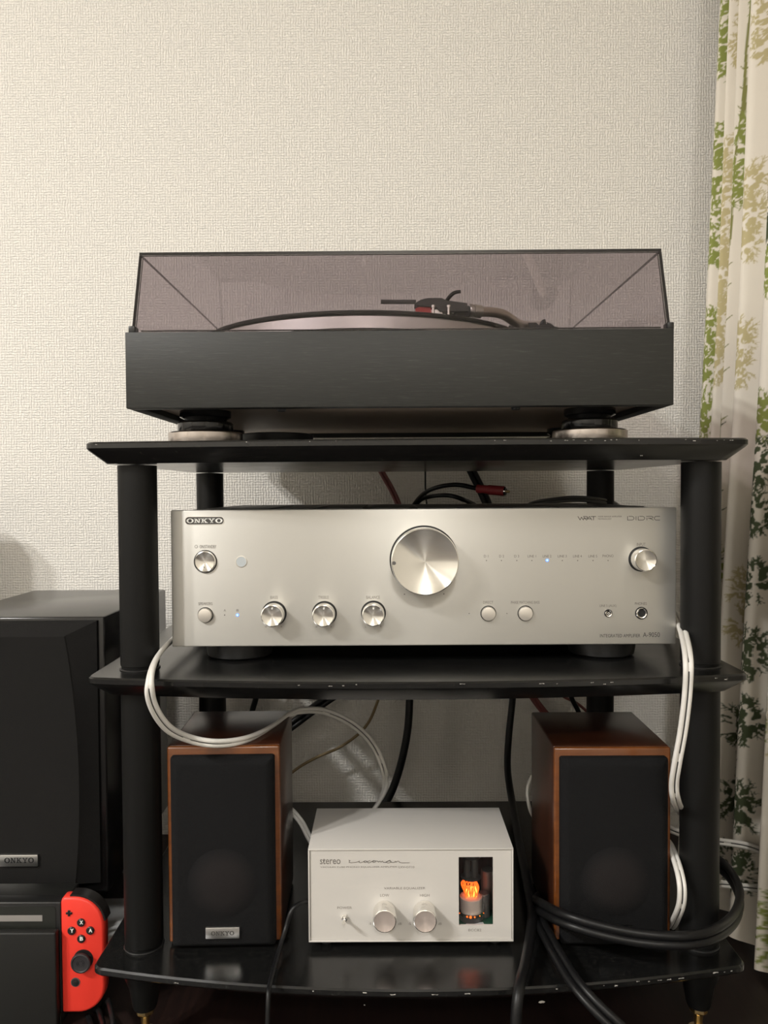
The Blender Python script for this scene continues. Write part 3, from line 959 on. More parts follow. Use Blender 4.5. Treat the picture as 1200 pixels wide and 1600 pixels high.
for px, py, rpx, hole, nm in ((950.5, 958.3, 6.3, .50, 'aux_jack'), (1002, 958, 9.8, .62, 'headphone_jack')):
    c = at(px, py, AY); r = rpx * AY / FPX
    bm = new(); lathe(bm, [(r * .85, .1), (r, .1), (r, .3), (r * .85, .3)], c, (0, -1, 0), 40); obj('jack_gap', bm, M_GAP, amp)
    bm = new(); lathe(bm, [(r * .88, .1), (r * .86, 1.2), (r * .78, 1.5), (r * hole, 1.2), (r * hole, .12)], c, (0, -1, 0), 40)
    j = obj(nm, bm, M_CHROME, amp)
    bm = new(); lathe(bm, [(0, .3), (r * hole, .3)], c, (0, -1, 0), 40); obj('jack_hole', bm, M_GAP, j)
    if nm == 'aux_jack':
        bm = new(); lathe(bm, [(r * .18, .35), (r * .30, .35), (r * .30, 1), (r * .18, 1)], c, (0, -1, 0), 24); obj('jack_pin', bm, M_CHROME, j)
YP = AY - .12
def led(px, py, on=False, r=.5):
    c = at(px, py, AY)
    bm = new(); lathe(bm, [(0, .2), (r, .2), (r, .05)], c, (0, -1, 0), 14)
    if on:
        o = obj('indicator_lamp', bm, M_BLUE, amp)
        bm = new(); lathe(bm, [(0, .35), (r * .62, .35), (r * .62, .2)], c, (0, -1, 0), 14); obj('lamp_core', bm, M_BLUECORE, o)
    else: obj('indicator_lamp', bm, M_INK, amp)
for k, px in enumerate((760, 783.5, 807.5, 831, 855, 878.5, 902.5, 926.5, 950)):
    led(px, 875.8 if k != 4 else 875.5, k == 4, 1.25 if k == 4 else .42)
led(351, 961); led(371, 961, True, 1.25); led(733, 958.5, r=.4); led(792, 958.5, r=.4); led(632, 928.5, r=.5); led(693.5, 928, r=.5)
for s_, x0, x1, y0_, y1_ in (('ON/STANDBY', 312, 338, 851.5, 856.8), ('SPEAKERS', 310, 332, 941, 945.5), ('A', 349.5, 353, 951.8, 955.5), ('B', 369.5, 373, 951.8, 955.5),
        ('BASS', 422.5, 434, 931, 935.8), ('TREBLE', 497.5, 513.5, 931, 935.8), ('BALANCE', 572.5, 593.5, 931, 935.8),
        ('D 1', 756, 763, 867, 871), ('D 2', 780, 787.5, 867, 871), ('D 3', 803.5, 811, 867, 871), ('LINE 1', 824.5, 837.5, 867, 871), ('LINE 2', 848, 861.5, 867, 871),
        ('LINE 3', 871.5, 885.5, 867, 871), ('LINE 4', 895.5, 909, 867, 871), ('LINE 5', 919.5, 933, 867, 871), ('PHONO', 941.5, 958.5, 866.5, 870.7),
        ('DIRECT', 755, 770.5, 939, 943.3), ('PHASE MATCHING BASS', 798.5, 843, 939, 943.5), ('INPUT', 995, 1008.5, 848.3, 852.8), ('LINE 5 (AUX)', 937, 963, 944.5, 949.5), ('PHONES', 992, 1010.5, 941, 945.3),
        ('-', 414, 417, 979, 980), ('+', 438.5, 441, 978, 980.8), ('-', 493, 496, 979, 980), ('+', 516, 518.5, 978, 980.8), ('L', 570.5, 572.5, 977.5, 981), ('R', 594, 596.2, 977, 980.5)):
    text_px(s_, x0, x1, y0_, y1_, YP, M_INKSOFT, amp)
text_px('INTEGRATED AMPLIFIER', 937.5, 1000.5, 990.5, 996, YP, M_INK, amp)
text_px('A-9050', 1004.5, 1031, 988, 995.5, YP, M_INK, amp)
text_px('WIDE RANGE AMPLIFIER', 934, 971.5, 805.8, 808.3, YP, M_INKSOFT, amp)
text_px('TECHNOLOGY', 934, 955.5, 809.6, 812, YP, M_INKSOFT, amp)
# power symbol
bm = new()
ribbon(bm, [at(306.5 + 2.2 * math.sin(math.radians(t)), 854 - 2.2 * math.cos(math.radians(t)), YP) for t in range(0, 361, 30)], .28)
obj('power_symbol', bm, M_INKSOFT, amp, smooth=False)
def strokes(name, lines, box_px, w, d, m, parent):
    """lines in unit coords (x right 0..1, y up 0..1) inside the pixel box"""
    x0, x1, y0_, y1_ = box_px
    bm = new()
    for l in lines: ribbon(bm, [at(x0 + (x1 - x0) * u, y1_ + (y0_ - y1_) * v, d) for u, v in l], w)
    return obj(name, bm, m, parent, smooth=False)
def arc(cx, cy, rx, ry, a0, a1, n=7):
    return [(cx + rx * math.cos(math.radians(a0 + (a1 - a0) * k / n)), cy + ry * math.sin(math.radians(a0 + (a1 - a0) * k / n))) for k in range(n + 1)]
did = []
for x in (0, .33):
    did.append([(x + .0, 1), (x + .0, 0), (x + .13, 0)] + arc(x + .13, .5, .07, .5, -90, 90) + [(x + .04, 1)])
did.append([(.265, 0), (.265, 1)])
did.append([(.60, 0), (.60, .6)]); did.append([(.58, 1), (.75, 1)] + arc(.74, .75, .05, .25, 90, -90) + [(.64, .5), (.69, .45), (.80, 0)])
did.append([(1, 1), (.90, 1)] + arc(.89, .5, .06, .5, 90, 270) + [(1, 0)])
strokes('maker_mark', did, (980.5, 1031, 806.8, 812.6), .45, YP, M_INK, amp)
wr = [[(0, 1), (.12, 0), (.20, .8), (.30, 0), (.36, .8)], [(.30, 1), (.50, 1), (.54, .75), (.50, .5), (.36, .5), (.48, 0)], [(.48, 0), (.64, 1), (.78, 0)], [(.55, .32), (.74, .32)], [(.72, 1), (1, 1)], [(.87, 1), (.87, 0)]]
strokes('maker_mark', wr, (903, 931, 807, 812.5), .5, YP, M_INK, amp)
# badge
q0, q1 = at(289.8, 819.5, AY), at(349.5, 807.6, AY)
bm = new()
o1 = rrect(q0.x - .45, q1.x + .45, q0.z - .45, q1.z + .45, (q1.z - q0.z) / 2)
loft(bm, [[(x, AY - .02, z) for x, z in o1], [(x, AY - .18, z) for x, z in o1]])
bd = obj('brand_badge', bm, M_CHROME, amp, smooth=False)
bm = new()
o1 = rrect(q0.x, q1.x, q0.z, q1.z, (q1.z - q0.z) / 2 - .3)
loft(bm, [[(x, AY - .1, z) for x, z in o1], [(x, AY - .3, z) for x, z in o1]])
obj('badge_field', bm, M_INK, bd, smooth=False)
bm = new(); onkyo(bm, q0.x + 1.0, q1.x - 1.0, q0.z + 1.25, q1.z - 1.25, AY - .42); obj('badge_letters', bm, M_WHITEINK, bd, smooth=False)

# ------------------------------------------------------------------ tube preamplifier
PY = 639.0
pre = thing('tube_preamplifier', (0, PY + 40, ZS3), 'small white box amplifier with a glowing tube window on the bottom shelf', 'preamplifier')
PX0, PX1 = at(482, 1400, PY).x, at(802, 1400, PY).x
PZ0, PZ1 = at(642, 1468.3, PY).z, at(642, 1325, PY).z
PYB = PY + 82
t = 1.3
bm = new()
for q in ((PX0, PX1, PY - 1.2, PYB, PZ1 - t, PZ1), (PX0, PX0 + t, PY - 1.2, PYB, PZ0, PZ1 - t), (PX1 - t, PX1, PY - 1.2, PYB, PZ0, PZ1 - t), (PX0, PX1, PY - 1.2, PYB, PZ0 - t, PZ0)):
    box(bm, *q, bev=.35, seg=2)
case = obj('case', bm, M_WHITECASE, pre)
bm = new(); box(bm, PX0 + t, PX1 - t, PYB - 1.5, PYB, PZ0, PZ1 - t); obj('back_panel', bm, M_WHITECASE, pre, smooth=False)
w0, w1 = at(717, 1446, PY), at(770.3, 1339, PY)
fx0, fx1, fz0, fz1 = PX0 + t + .35, PX1 - t - .35, PZ0 + .35, PZ1 - t - .35
bm = new()
# front panel with a window opening: ring of faces, front and back
outer = [(fx0, fz0), (fx1, fz0), (fx1, fz1), (fx0, fz1)]; inner = [(w0.x, w0.z), (w1.x, w0.z), (w1.x, w1.z), (w0.x, w1.z)]
def ringpanel(bm, outer, inner, ya, yb):
    V = {}
    for nm, pts in (('o', outer), ('i', inner)):
        for yy in (ya, yb):
            V[nm, yy] = [bm.verts.new((x, yy, z)) for x, z in pts]
    n = len(outer)
    for k in range(n):
        j = (k + 1) % n
        bm.faces.new((V['o', ya][k], V['o', ya][j], V['i', ya][j], V['i', ya][k]))
        bm.faces.new((V['o', yb][k], V['o', yb][j], V['i', yb][j], V['i', yb][k]))
        bm.faces.new((V['o', ya][k], V['o', ya][j], V['o', yb][j], V['o', yb][k]))
        bm.faces.new((V['i', ya][k], V['i', ya][j], V['i', yb][j], V['i', yb][k]))
ringpanel(bm, outer, inner, PY, PY + 1.8)
obj('front_panel', bm, M_WHITECASE, pre, smooth=False)
bm = new(); box(bm, w0.x - 2, w1.x + 2, PY + 1.9, PY + 2.9, w0.z - 2, w1.z + 2); obj('window_pane', bm, M_GLASS, pre, smooth=False)
bm = new()   # inner compartment
ix0, ix1 = w0.x - 9, PX1 - t - .3
box(bm, ix0, ix1, PYB - 8, PYB - 6, PZ0, PZ1 - t - .2); box(bm, ix0 - 1, ix0, PY + 4, PYB - 6, PZ0, PZ1 - t - .2)
box(bm, ix1 - .8, ix1, PY + 4, PYB - 6, PZ0, PZ1 - t - .2)
obj('inner_wall', bm, M_DARKIN, pre, smooth=False)
bm = new(); box(bm, ix0 + .5, ix1 - 1, PY + 4, PYB - 9, PZ0 + 2.5, PZ0 + 4.2); obj('circuit_board', bm, M_PCB, pre, smooth=False)
TB = at(736, 1440, PY + 26)
bz = PZ0 + 4.2
tv = Vector((TB.x, PY + 26, bz))
zp = lambda py: at(736, py, PY + 26).z - bz
bm = new(); lathe(bm, [(0, 0), (10.5, 0), (11, 2), (11, zp(1424)), (9.5, zp(1421)), (9.8, zp(1419)), (9.8, zp(1400)), (8.5, zp(1399)), (0, zp(1399))], tv, seg=36, mat_of=[1, 1, 1, 1, 0, 0, 0, 0])
sk = obj('tube_socket', bm, [M_CERAMIC, M_CHASSIS], pre)
bm = new(); lathe(bm, [(9.6, zp(1425)), (11.6, zp(1424)), (11.4, zp(1419.5)), (9.6, zp(1419))], tv, seg=36)
obj('socket_ring', bm, M_CHROME, sk)
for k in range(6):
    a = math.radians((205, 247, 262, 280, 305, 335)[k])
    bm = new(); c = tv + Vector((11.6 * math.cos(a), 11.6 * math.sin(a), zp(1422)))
    bmesh.ops.create_icosphere(bm, subdivisions=1, radius=(.5, .9, 1.3, .8, .6, .5)[k], matrix=Matrix.Translation(c)); obj('painted_glint', bm, M_TUBEGLOW, sk)  # emissive beads stand in for orange reflections on the socket ring
glass_h = PZ1 - t - 3 - bz
bm = new(); lathe(bm, [(8.2, zp(1399.2)), (10.3, zp(1394)), (10.6, zp(1385)), (10.4, glass_h - 14), (8.5, glass_h - 8), (4, glass_h - 5), (1.8, glass_h - 2), (1.5, glass_h), (0, glass_h)], tv, seg=36)
tube_o = obj('vacuum_tube', bm, M_GLASS, pre)
bm = new()
for sx in (-3.6, 3.6): lathe(bm, [(0, 0), (2.9, 0), (2.9, 19), (0, 19)], tv + Vector((sx, 1, zp(1372))), seg=16)
lathe(bm, [(0, 0), (8.8, 0), (8.8, .6), (0, .6)], tv + Vector((0, 1, zp(1371))), seg=28)
lathe(bm, [(0, 0), (8.6, 0), (8.6, .6), (0, .6)], tv + Vector((0, 1, zp(1372) + 19)), seg=28)
obj('tube_plates', bm, M_MICA, tube_o)
Rg = random.Random(4)
for k in range(22):
    a = k * 33 + Rg.uniform(-9, 9); r = Rg.uniform(3.5, 9.3); ar = math.radians(a)
    b0 = tv + Vector((r * .8 * math.cos(ar), r * .8 * math.sin(ar), zp(1397)))
    b1 = tv + Vector((r * math.cos(ar + .3), r * math.sin(ar + .3), zp(1385) + Rg.uniform(-1, 1)))
    b2 = tv + Vector((r * .7 * math.cos(ar + .9), r * .7 * math.sin(ar + .9), zp(1376) + Rg.uniform(-3, 3)))
    bm = new(); tube(bm, [b0, b1, b2], Rg.uniform(.3, .75), 7, n=5); obj('heater_glow_strand', bm, M_TUBEGLOW, tube_o)  # tangle of glowing strands also imitates orange reflections inside the glass
for k in range(5):
    xx = (k - 2) * 2.1
    bm = new(); tube(bm, [tv + Vector((xx, -3, zp(1398))), tv + Vector((xx * 1.1, -3, zp(1391))), tv + Vector((xx * .8, -1, zp(1384)))], .6, 7, n=4); obj('heater_core', bm, M_TUBEHOT, tube_o)
bm = new(); p = at(741, 1437, PY + 14); loft(bm, [[(p.x - 6, PY + 10, bz + .1), (p.x + 9, PY + 12, bz + .1), (p.x + 8, PY + 18, bz + .1), (p.x - 7, PY + 16, bz + .1)], [(p.x - 6, PY + 10, bz + .5), (p.x + 9, PY + 12, bz + .5), (p.x + 8, PY + 18, bz + .5), (p.x - 7, PY + 16, bz + .5)]])
obj('paper_label', bm, M_WHITEBOX, pre, smooth=False)
for px, dy, h, r in ((757, 30, 20, 5), (763, 44, 34, 6.5)):
    p = at(px, 1420, PY + dy); bm = new(); lathe(bm, [(0, 0), (r, 0), (r, h - 1), (r - .6, h), (0, h)], (p.x, PY + dy, bz), seg=24); obj('capacitor', bm, M_CHASSIS, pre)
for px in (601, 663):
    knob(pre, px, 1424.5, 18.3, 15, PY, face=M_PINK, ring=0, cone=.3)
c = at(538.5, 1433, PY)
bm = new(); lathe(bm, [(0, 0), (3.1, 0), (3.1, 1.4), (2.5, 1.8), (2.5, 3.4), (1.9, 3.6), (0, 3.6)], c, (0, -1, 0), 6)
tg = obj('toggle_switch', bm, M_CHROME, pre, smooth=False)
bm = new(); tube(bm, [c + Vector((0, -2, 0)), c + Vector((0, -7, .9)), c + Vector((0, -13, 2.4))], lambda u: 1.0 + .6 * u, 14, n=5); obj('lever', bm, M_CHROME, tg)
for px, xx, ax in ((480, PX0, (-1, 0, 0)), (803, PX1, (1, 0, 0))):
    for py in (1360, 1426):
        z = at(642, py, PY).z
        for yy in (PY + 9,):
            bm = new(); lathe(bm, [(0, -.2), (2.4, -.2), (2.3, .6), (1.4, 1.3), (0, 1.5)], (xx, yy, z), ax, 18); obj('side_screw', bm, M_CHROME, pre)
for xx in (PX0 + 14, PX1 - 14):
    for yy in (PY + 12, PYB - 12):
        bm = new(); hh = PZ0 - t - ZS3; lathe(bm, [(0, 0), (5, 0), (5.6, hh), (0, hh)], (xx, yy, ZS3 + .02), seg=20); obj('foot', bm, M_RUBBER, pre)
YQ = PY - .12
text_px('stereo', 500, 532, 1341, 1350.5, YQ, M_INKSOFT, pre, bold=0.01)
for s_, x0, x1, y0_, y1_ in (('VACUUM TUBE PHONO EQUALIZER AMPLIFIER', 500.5, 620.5, 1353.2, 1356.6), ('LXV-OT10', 623, 647.5, 1353.2, 1356.6), ('VARIABLE EQUALIZER', 600, 664.5, 1386, 1390.3),
        ('LOW', 594, 608, 1396.8, 1401), ('HIGH', 656, 671, 1396.8, 1401), ('POWER', 527, 550, 1416.4, 1420.3), ('-5', 576, 580, 1441.5, 1445), ('dB', 622, 627.5, 1441.5, 1445.2), ('-5', 638, 642, 1441.5, 1445), ('dB', 684.5, 690, 1441.5, 1445.2), ('ECC82', 732, 752, 1451.3, 1455.3)):
    text_px(s_, x0, x1, y0_, y1_, YQ, M_INKSOFT, pre)
sc = [[(432, 297), (446, 301), (438, 312), (437, 322), (460, 325), (495, 322), (525, 316), (545, 307), (540, 320), (556, 325), (580, 317), (598, 306), (592, 319), (606, 323), (630, 312), (655, 301)],
      [(604, 303), (620, 310), (640, 328), (662, 318), (690, 302), (712, 305), (708, 318), (690, 322), (680, 312), (700, 304), (735, 308), (742, 318), (757, 308), (768, 318), (785, 307), (793, 320), (815, 322), (840, 308), (862, 303)],
      [(862, 296), (820, 318), (840, 328), (868, 322), (872, 312), (864, 303), (880, 322), (905, 322), (920, 308), (922, 320), (942, 308), (958, 310), (962, 322), (990, 326), (1065, 324)]]
bm = new()
for l in sc: ribbon(bm, [at(480 + u * .15, 1300 + v * .15 - .6, YQ) for u, v in l], .55)
obj('script_mark', bm, M_INKSOFT, pre, smooth=False)

# ------------------------------------------------------------------ small bookshelf speakers
def small_speaker(x0, x1, y0, depth, h, rot, label, cat, badge_mat, letters):
    w = x1 - x0
    t = thing('bookshelf_speaker', ((x0 + x1) / 2, y0, ZS3), label, cat, 'small wooden speakers on the bottom shelf', rot)
    bm = new(); box(bm, -w / 2, w / 2, 5.1, depth, 2.5, h, bev=1.6, seg=3)
    obj('cabinet', bm, M_WOOD, t, local=True)
    bm = new(); box(bm, -w / 2, w / 2, 0, 5, 2.5, h, bev=2.0, seg=3)
    obj('front_baffle', bm, M_BAFFLE, t, local=True)
    bm = new()
    gx0, gx1, gz0, gz1 = -w / 2 + 4.2, w / 2 - 4.2, 2.6, h - 6.8
    def lp(ins, y): return [(x, y, z) for x, z in rrect(gx0 + ins, gx1 - ins, gz0 + ins * .6, gz1 - ins * .9, 2.2, 4)]
    loft(bm, [lp(0, 0), lp(0, -4), lp(.5, -6), lp(5.5, -9.0), lp(7, -9.4)])
    g = obj('grille', bm, M_CLOTH, t, local=True, angle=50)
    bm = new()
    # the woofer cone shows faintly through the cloth
    lathe(bm, [(0, 0), (29, 0), (29.5, -.3)], (0, -9.62, 58), (0, -1, 0), 48)
    wf = obj('woofer', bm, M_CONE, t, local=True); place(wf, g, W[wf.name])
    bx0, bx1, bz0, bz1 = -14.5, 14.0, 11.5, 21.2
    bm = new(); box(bm, bx0, bx1, -11.2, -9.0, bz0, bz1, bev=.5)
    bd = obj('brand_badge', bm, badge_mat, t, local=True)
    bm = new(); onkyo(bm, bx0 + 4.5, bx1 - 4.5, bz0 + 3.2, bz1 - 3.0, -11.35)
    lo = obj('badge_letters', bm, letters, t, local=True, smooth=False)
    wm = W[lo.name]; place(lo, bd, wm)
    for sx in (-1, 1):
        for yy in (12, depth - 12):
            bm = new(); lathe(bm, [(0, 0), (6, 0), (6, 2.5), (0, 2.5)], (sx * (w / 2 - 12), yy, 0.02), seg=16); obj('rubber_foot', bm, M_RUBBER, t, local=True)
    return t
SY = 646.0
l0, l1 = at(262.5, 1300, SY).x, at(438, 1300, SY).x
hs_ = at(350, 1166, SY).z - ZS3
small_speaker(l0, l1, SY, 106, hs_, math.radians(1.5), 'red-brown wooden speaker with a silver badge, white cable lying over its top', 'speaker', M_BADGE, M_INK)
r0, r1 = at(866, 1300, SY).x, at(1048, 1300, SY).x
small_speaker(r0, r1, SY, 106, at(960, 1168, SY).z - ZS3, math.radians(-.3), 'red-brown wooden speaker beside the right post, black cables crossing its grille', 'speaker', M_SHADEBADGE, M_BLACK)

# ------------------------------------------------------------------ big black speaker
BY = 760.0
bx1_ = at(166, 1150, BY).x; bx0_ = bx1_ - 168
bz1_ = at(60, 964, BY).z; bz0_ = at(60, 1394, BY).z
big = thing('large_speaker', ((bx0_ + bx1_) / 2, BY + 100, bz0_), 'large black speaker with charcoal grille at the far left, behind the game console', 'speaker')
bm = new(); box(bm, bx0_, bx1_, BY, BY + 212, bz0_, bz1_, bev=2.2, seg=3)
obj('cabinet', bm, M_LACQUER, big)
bm = new()
def gl(k):
    """outline of the grille face: bulged sides; k = 0 outer foot, 1 face"""
    out = []
    xm = (bx0_ + bx1_) / 2
    hw0 = 168 / 2 - 6
    z0, z1 = (bz0_ + 12, bz1_ - 3.5) if k == 0 else (bz0_ + 16, bz1_ - 16)
    n = 14
    def half(tt):       # half width at height fraction tt
        if k == 0: return hw0
        return 49 + 14.5 * math.sin(math.pi * min(1, max(0, (1 - tt) * .78 + 0.03))) ** .8
    for j in range(n + 1): out.append((xm + half(j / n), z0 + (z1 - z0) * j / n))
    for j in range(n, -1, -1): out.append((xm - half(j / n), z0 + (z1 - z0) * j / n))
    return out
f0, f1 = gl(0), gl(1)
loft(bm, [[(x, BY - .1, z) for x, z in f0], [(x, BY - 5, z) for x, z in f0], [(x * 1, BY - 15, z) for x, z in f1], [((bx0_ + bx1_) / 2 + (x - (bx0_ + bx1_) / 2) * .985, BY - 16, z + (1 if z < -250 else -1)) for x, z in f1]])
obj('grille', bm, M_CLOTH2, big, angle=18)
YG = BY - 16
q0, q1 = at(0, 1352.5, YG), at(60.5, 1334, YG)
bm = new(); box(bm, q0.x - 1, q1.x, YG - 2.6, YG + 1, q0.z, q1.z, bev=.6)
bd = obj('brand_badge', bm, M_BADGE, big)
q0, q1 = at(6.5, 1348.6, YG - 2.8), at(53, 1340.3, YG - 2.8)
bm = new(); onkyo(bm, q0.x, q1.x, q0.z, q1.z, YG - 2.75); obj('badge_letters', bm, M_GAP, bd, smooth=False)
bm = new(); box(bm, bx0_ + 2, bx1_ - 52, BY - 10, BY + 190, FL + .05, bz0_ - .05, bev=1.5)
tag(obj('speaker_base', bm, M_LACQUER), 'black block carrying the large speaker, behind the game console', 'speaker base')

# ------------------------------------------------------------------ television left of the frame (it throws the shadow on the wall)
tv_ = thing('television', (-940, 935, FL), 'black flat television beyond the left edge, behind the large speaker', 'television')
o1 = rrect(-1300, -572, -385, 36, (8, 14, 26, 8), 8)
bm = new(); loft(bm, [[(x, 922, z) for x, z in o1], [(x, 945, z) for x, z in o1]]); obj('panel', bm, M_BLACK, tv_, angle=40)
bm = new(); box(bm, -1288, -590, 920.5, 921.8, -372, 20); obj('screen', bm, M_SCREEN, tv_, smooth=False)
bm = new(); box(bm, -990, -890, 926, 944, FL + 8, -384); box(bm, -1080, -800, 880, 990, FL + .1, FL + 8, bev=2); obj('stand', bm, M_BLACK, tv_)

# ------------------------------------------------------------------ game console in its dock, with red controller
CY = 674.0
CXL, CXR = at(-110, 1500, CY).x, at(96, 1480, CY).x
zD1 = at(50, 1456, CY - 8).z
dock = thing('console_dock', ((CXL + CXR) / 2, CY + 10, FL), 'matte black console dock standing on the floor at the lower left', 'dock')
def slabbev(name, x0, x1, y0, y1, z0, z1, m, par, bev=1.0):
    bm = new(); box(bm, x0, x1, y0, y1, z0, z1, bev=bev, seg=3); return obj(name, bm, m, par)
slabbev('front_plate', CXL, CXR - .8, CY - 10, CY - 2, FL + .2, zD1, M_DOCK, dock, 1.6)
slabbev('rear_box', CXL, CXR - .8, CY + 14.5, CY + 44, FL + .2, at(50, 1400, CY + 20).z, M_DOCK, dock, 2.0)
slabbev('base_plate', CXL, CXR - .8, CY - 2, CY + 14.5, FL + .2, FL + 10, M_DOCK, dock, .5)
con = thing('game_console', ((CXL + CXR) / 2, CY + 6, FL + 12), 'flat dark handheld console standing upright in the black dock', 'game console')
cz1 = at(50, 1410, CY).z
slabbev('body', CXL, CXR, CY, CY + 13, FL + 10.2, cz1, M_BLACK, con, 1.2)
q0, q1 = at(-100, 1445, CY), at(87, 1416, CY)
bm = new()
o1 = rrect(CXL + 6, q1.x, FL + 14, q1.z, (1, 1, 3, 3))
loft(bm, [[(x, CY + .05, z) for x, z in o1], [(x, CY - .5, z) for x, z in o1]])
scn = obj('screen', bm, M_SCREEN, con, smooth=False)
q0, q1 = at(-90, 1440, CY - .6), at(66, 1430, CY - .6)
bm = new(); box(bm, q0.x, q1.x, CY - .75, CY - .45, q0.z, q1.z); obj('screen_reflection', bm, M_REFLECT, scn, smooth=False)  # reflection across the screen, put in as a pale strip
# controller
jc = thing('game_controller', (at(130, 1500, CY).x, CY + 6, FL + 12), 'bright red controller with black buttons on the right side of the console', 'controller')
JX0, JX1 = CXR + .6, at(163.5, 1490, CY).x
JZ1, JZ0 = at(120, 1401, CY).z, at(120, 1581, CY).z
def jo(ins): return rrect(JX0 + ins * .4, JX1 - ins, JZ0 + ins, JZ1 - ins, (1.5, 24 - ins, 26 - ins, 4), 10)
bm = new()
loft(bm, [[(x, CY + 12, z) for x, z in jo(2)], [(x, CY + 9, z) for x, z in jo(0)], [(x, CY + 1, z) for x, z in jo(0)], [(x, CY - .8, z) for x, z in jo(.7)], [(x, CY - 1.6, z) for x, z in jo(2.4)]])
obj('shell', bm, M_REDSHELL, jc, angle=50)
bm = new()
# shoulder trigger wraps the top right corner
cx, cz, r = JX1 - 26, JZ1 - 26, 26
A = [(cx + (r + 1.4) * math.cos(math.radians(q)), cz + (r + 1.4) * math.sin(math.radians(q))) for q in range(8, 106, 7)]
Bq = [(cx + (r - 1.6) * math.cos(math.radians(q)), cz + (r - 1.6) * math.sin(math.radians(q))) for q in range(101, 3, -7)]
o1 = A + Bq
loft(bm, [[(x, CY + 13, z) for x, z in o1], [(x, CY + .6, z) for x, z in o1]])
obj('shoulder_trigger', bm, M_KEY, jc, angle=30)
YJ = CY - 1.6
for ch, px, py in (('X', 127, 1441), ('Y', 112.3, 1454), ('A', 141.3, 1453.5), ('B', 127.3, 1466.5)):
    c = at(px, py, YJ); r = 3.6
    bm = new(); lathe(bm, [(r, 0), (r, 1.0), (r - .5, 1.5), (0, 1.9)], c, (0, -1, 0), 28)
    k = obj('face_button', bm, M_KEY, jc)
    text_px(ch, px - 2.6, px + 2.6, py - 2.6, py + 3.4, YJ - 2.0, M_WHITEINK, k, name='button_letter', bold=.03)
c = at(108, 1426.5, YJ)
bm = new()
for hx, hz in ((2.7, .95), (.95, 2.7)): box(bm, c.x - hx, c.x + hx, YJ - 1.0 + (.02 if hx < 2 else 0), YJ + .2, c.z - hz, c.z + hz, bev=.25, seg=1)
obj('plus_button', bm, M_KEY, jc, smooth=False)
c = at(130.5, 1498.5, YJ)
bm = new(); lathe(bm, [(8.8, -.2), (8.8, .5), (8.0, .7), (5, .5), (0, .5)], c, (0, -1, 0), 40); obj('stick_socket', bm, M_KEY, jc)
bm = new(); lathe(bm, [(0, .5), (4, .5), (4.2, 4), (8.6, 5.2), (8.9, 6.2), (8.6, 7.2), (7.4, 7.6), (6.8, 7.0), (4.0, 6.6), (0, 6.4)], c, (0, -1, 0), 44)
st = obj('thumb_stick', bm, M_STICK, jc)
for rr in (2.0, 3.4):
    bm = new(); lathe(bm, [(rr - .25, 6.4), (rr, 6.85), (rr + .25, 6.4)], c, (0, -1, 0), 32); obj('stick_ridge', bm, M_STICK, st)
c = at(118, 1534.5, YJ)
bm = new(); lathe(bm, [(3.4, 0), (3.4, .8), (3.0, 1.0), (0, 1.0)], c, (0, -1, 0), 32); hb = obj('home_button', bm, M_KEY, jc)
bm = new(); lathe(bm, [(3.5, .0), (4.1, .0), (4.1, .5), (3.5, .5)], c, (0, -1, 0), 32); obj('button_ring', bm, M_CHASSIS, hb)
# white adapter and dark leads behind the controller
bm = new(); p = at(174, 1470, 800); box(bm, p.x - 40, p.x + 22, 785, 860, FL + .1, at(174, 1458, 790).z, bev=1.5)
tag(obj('power_adapter', bm, M_WHITEBOX), 'white plastic box on the floor behind the red controller', 'adapter')
def pts_(l): return [at(*q) for q in l]
for k, (px, dx) in enumerate(((141, 0), (156, 4), (171, 6))):
    bm = new()
    y0_ = (1590, 1579, 1565)[k]
    tube(bm, pts_([(px - 12, y0_ + 12, 700), (px - 4, y0_ - 2, 684), (px + 2, y0_ + 12, 662), (px + 5 + dx * .4, 1615, 640), (px + 6, 1668, 616), (px + 2, 1700, 595)]), 2.4, 14)
    tag(obj('floor_cable', bm, M_BCABLE), ['black floor cable nearest the red controller, lower left corner', 'black floor cable, middle of three below the red controller', 'black floor cable nearest the left rack foot, lower left corner'][k], 'cable', 'black floor cables at lower left')

# ------------------------------------------------------------------ cables
def pts(l): return [at(*q) for q in l]
def cable(name, l, r, m, label, cat='cable', twin=None, seg=16, n=8, group=None):
    bm = new(); tube(bm, pts(l), r, seg, twin=twin, n=n)
    return tag(obj(name, bm, m, angle=60), label, cat, group)
def striped(name, l, r, sp, hint, label, cat='cable', dashes=()):
    t = thing(name, at(*l[len(l) // 2]), label, cat)
    bm = new(); tube(bm, pts(l), r, 14, twin=(hint, sp), n=10); obj('sheath', bm, M_WCABLE, t, angle=60)
    path = smooth_path(pts(l), 10)
    k, n = 0, 0
    while k < len(path) - 8:
        ln_ = 16 if n % 2 else 24
        seg_ = [p + Vector((0, -1.35, .25)) for p in path[k:k + ln_]]
        if len(seg_) > 3:
            bm = new(); _sweep(bm, seg_, .5, 6, 0); obj('printed_stripe', bm, M_STRIPE, t)
        k += ln_ + 2; n += 1
    return t
striped('white_speaker_cable', [(330, 975, 820), (290, 985, 740), (266, 1003, 684), (246, 1026, 630), (234.5, 1060, 590), (238, 1100, 592), (262, 1137, 610), (298, 1155, 632), (340, 1161.5, 640), (385, 1155, 655), (425, 1136, 695), (452, 1116, 735), (475, 1110, 760), (508, 1112, 790), (548, 1130, 815), (580, 1160, 830), (599, 1200, 830), (601, 1232, 810), (586, 1262, 780), (560, 1290, 765), (520, 1300, 762)],
        2.05, 3.9, (0.75, 0, 1), 'white two-core cable looping from the amplifier over the left small speaker')
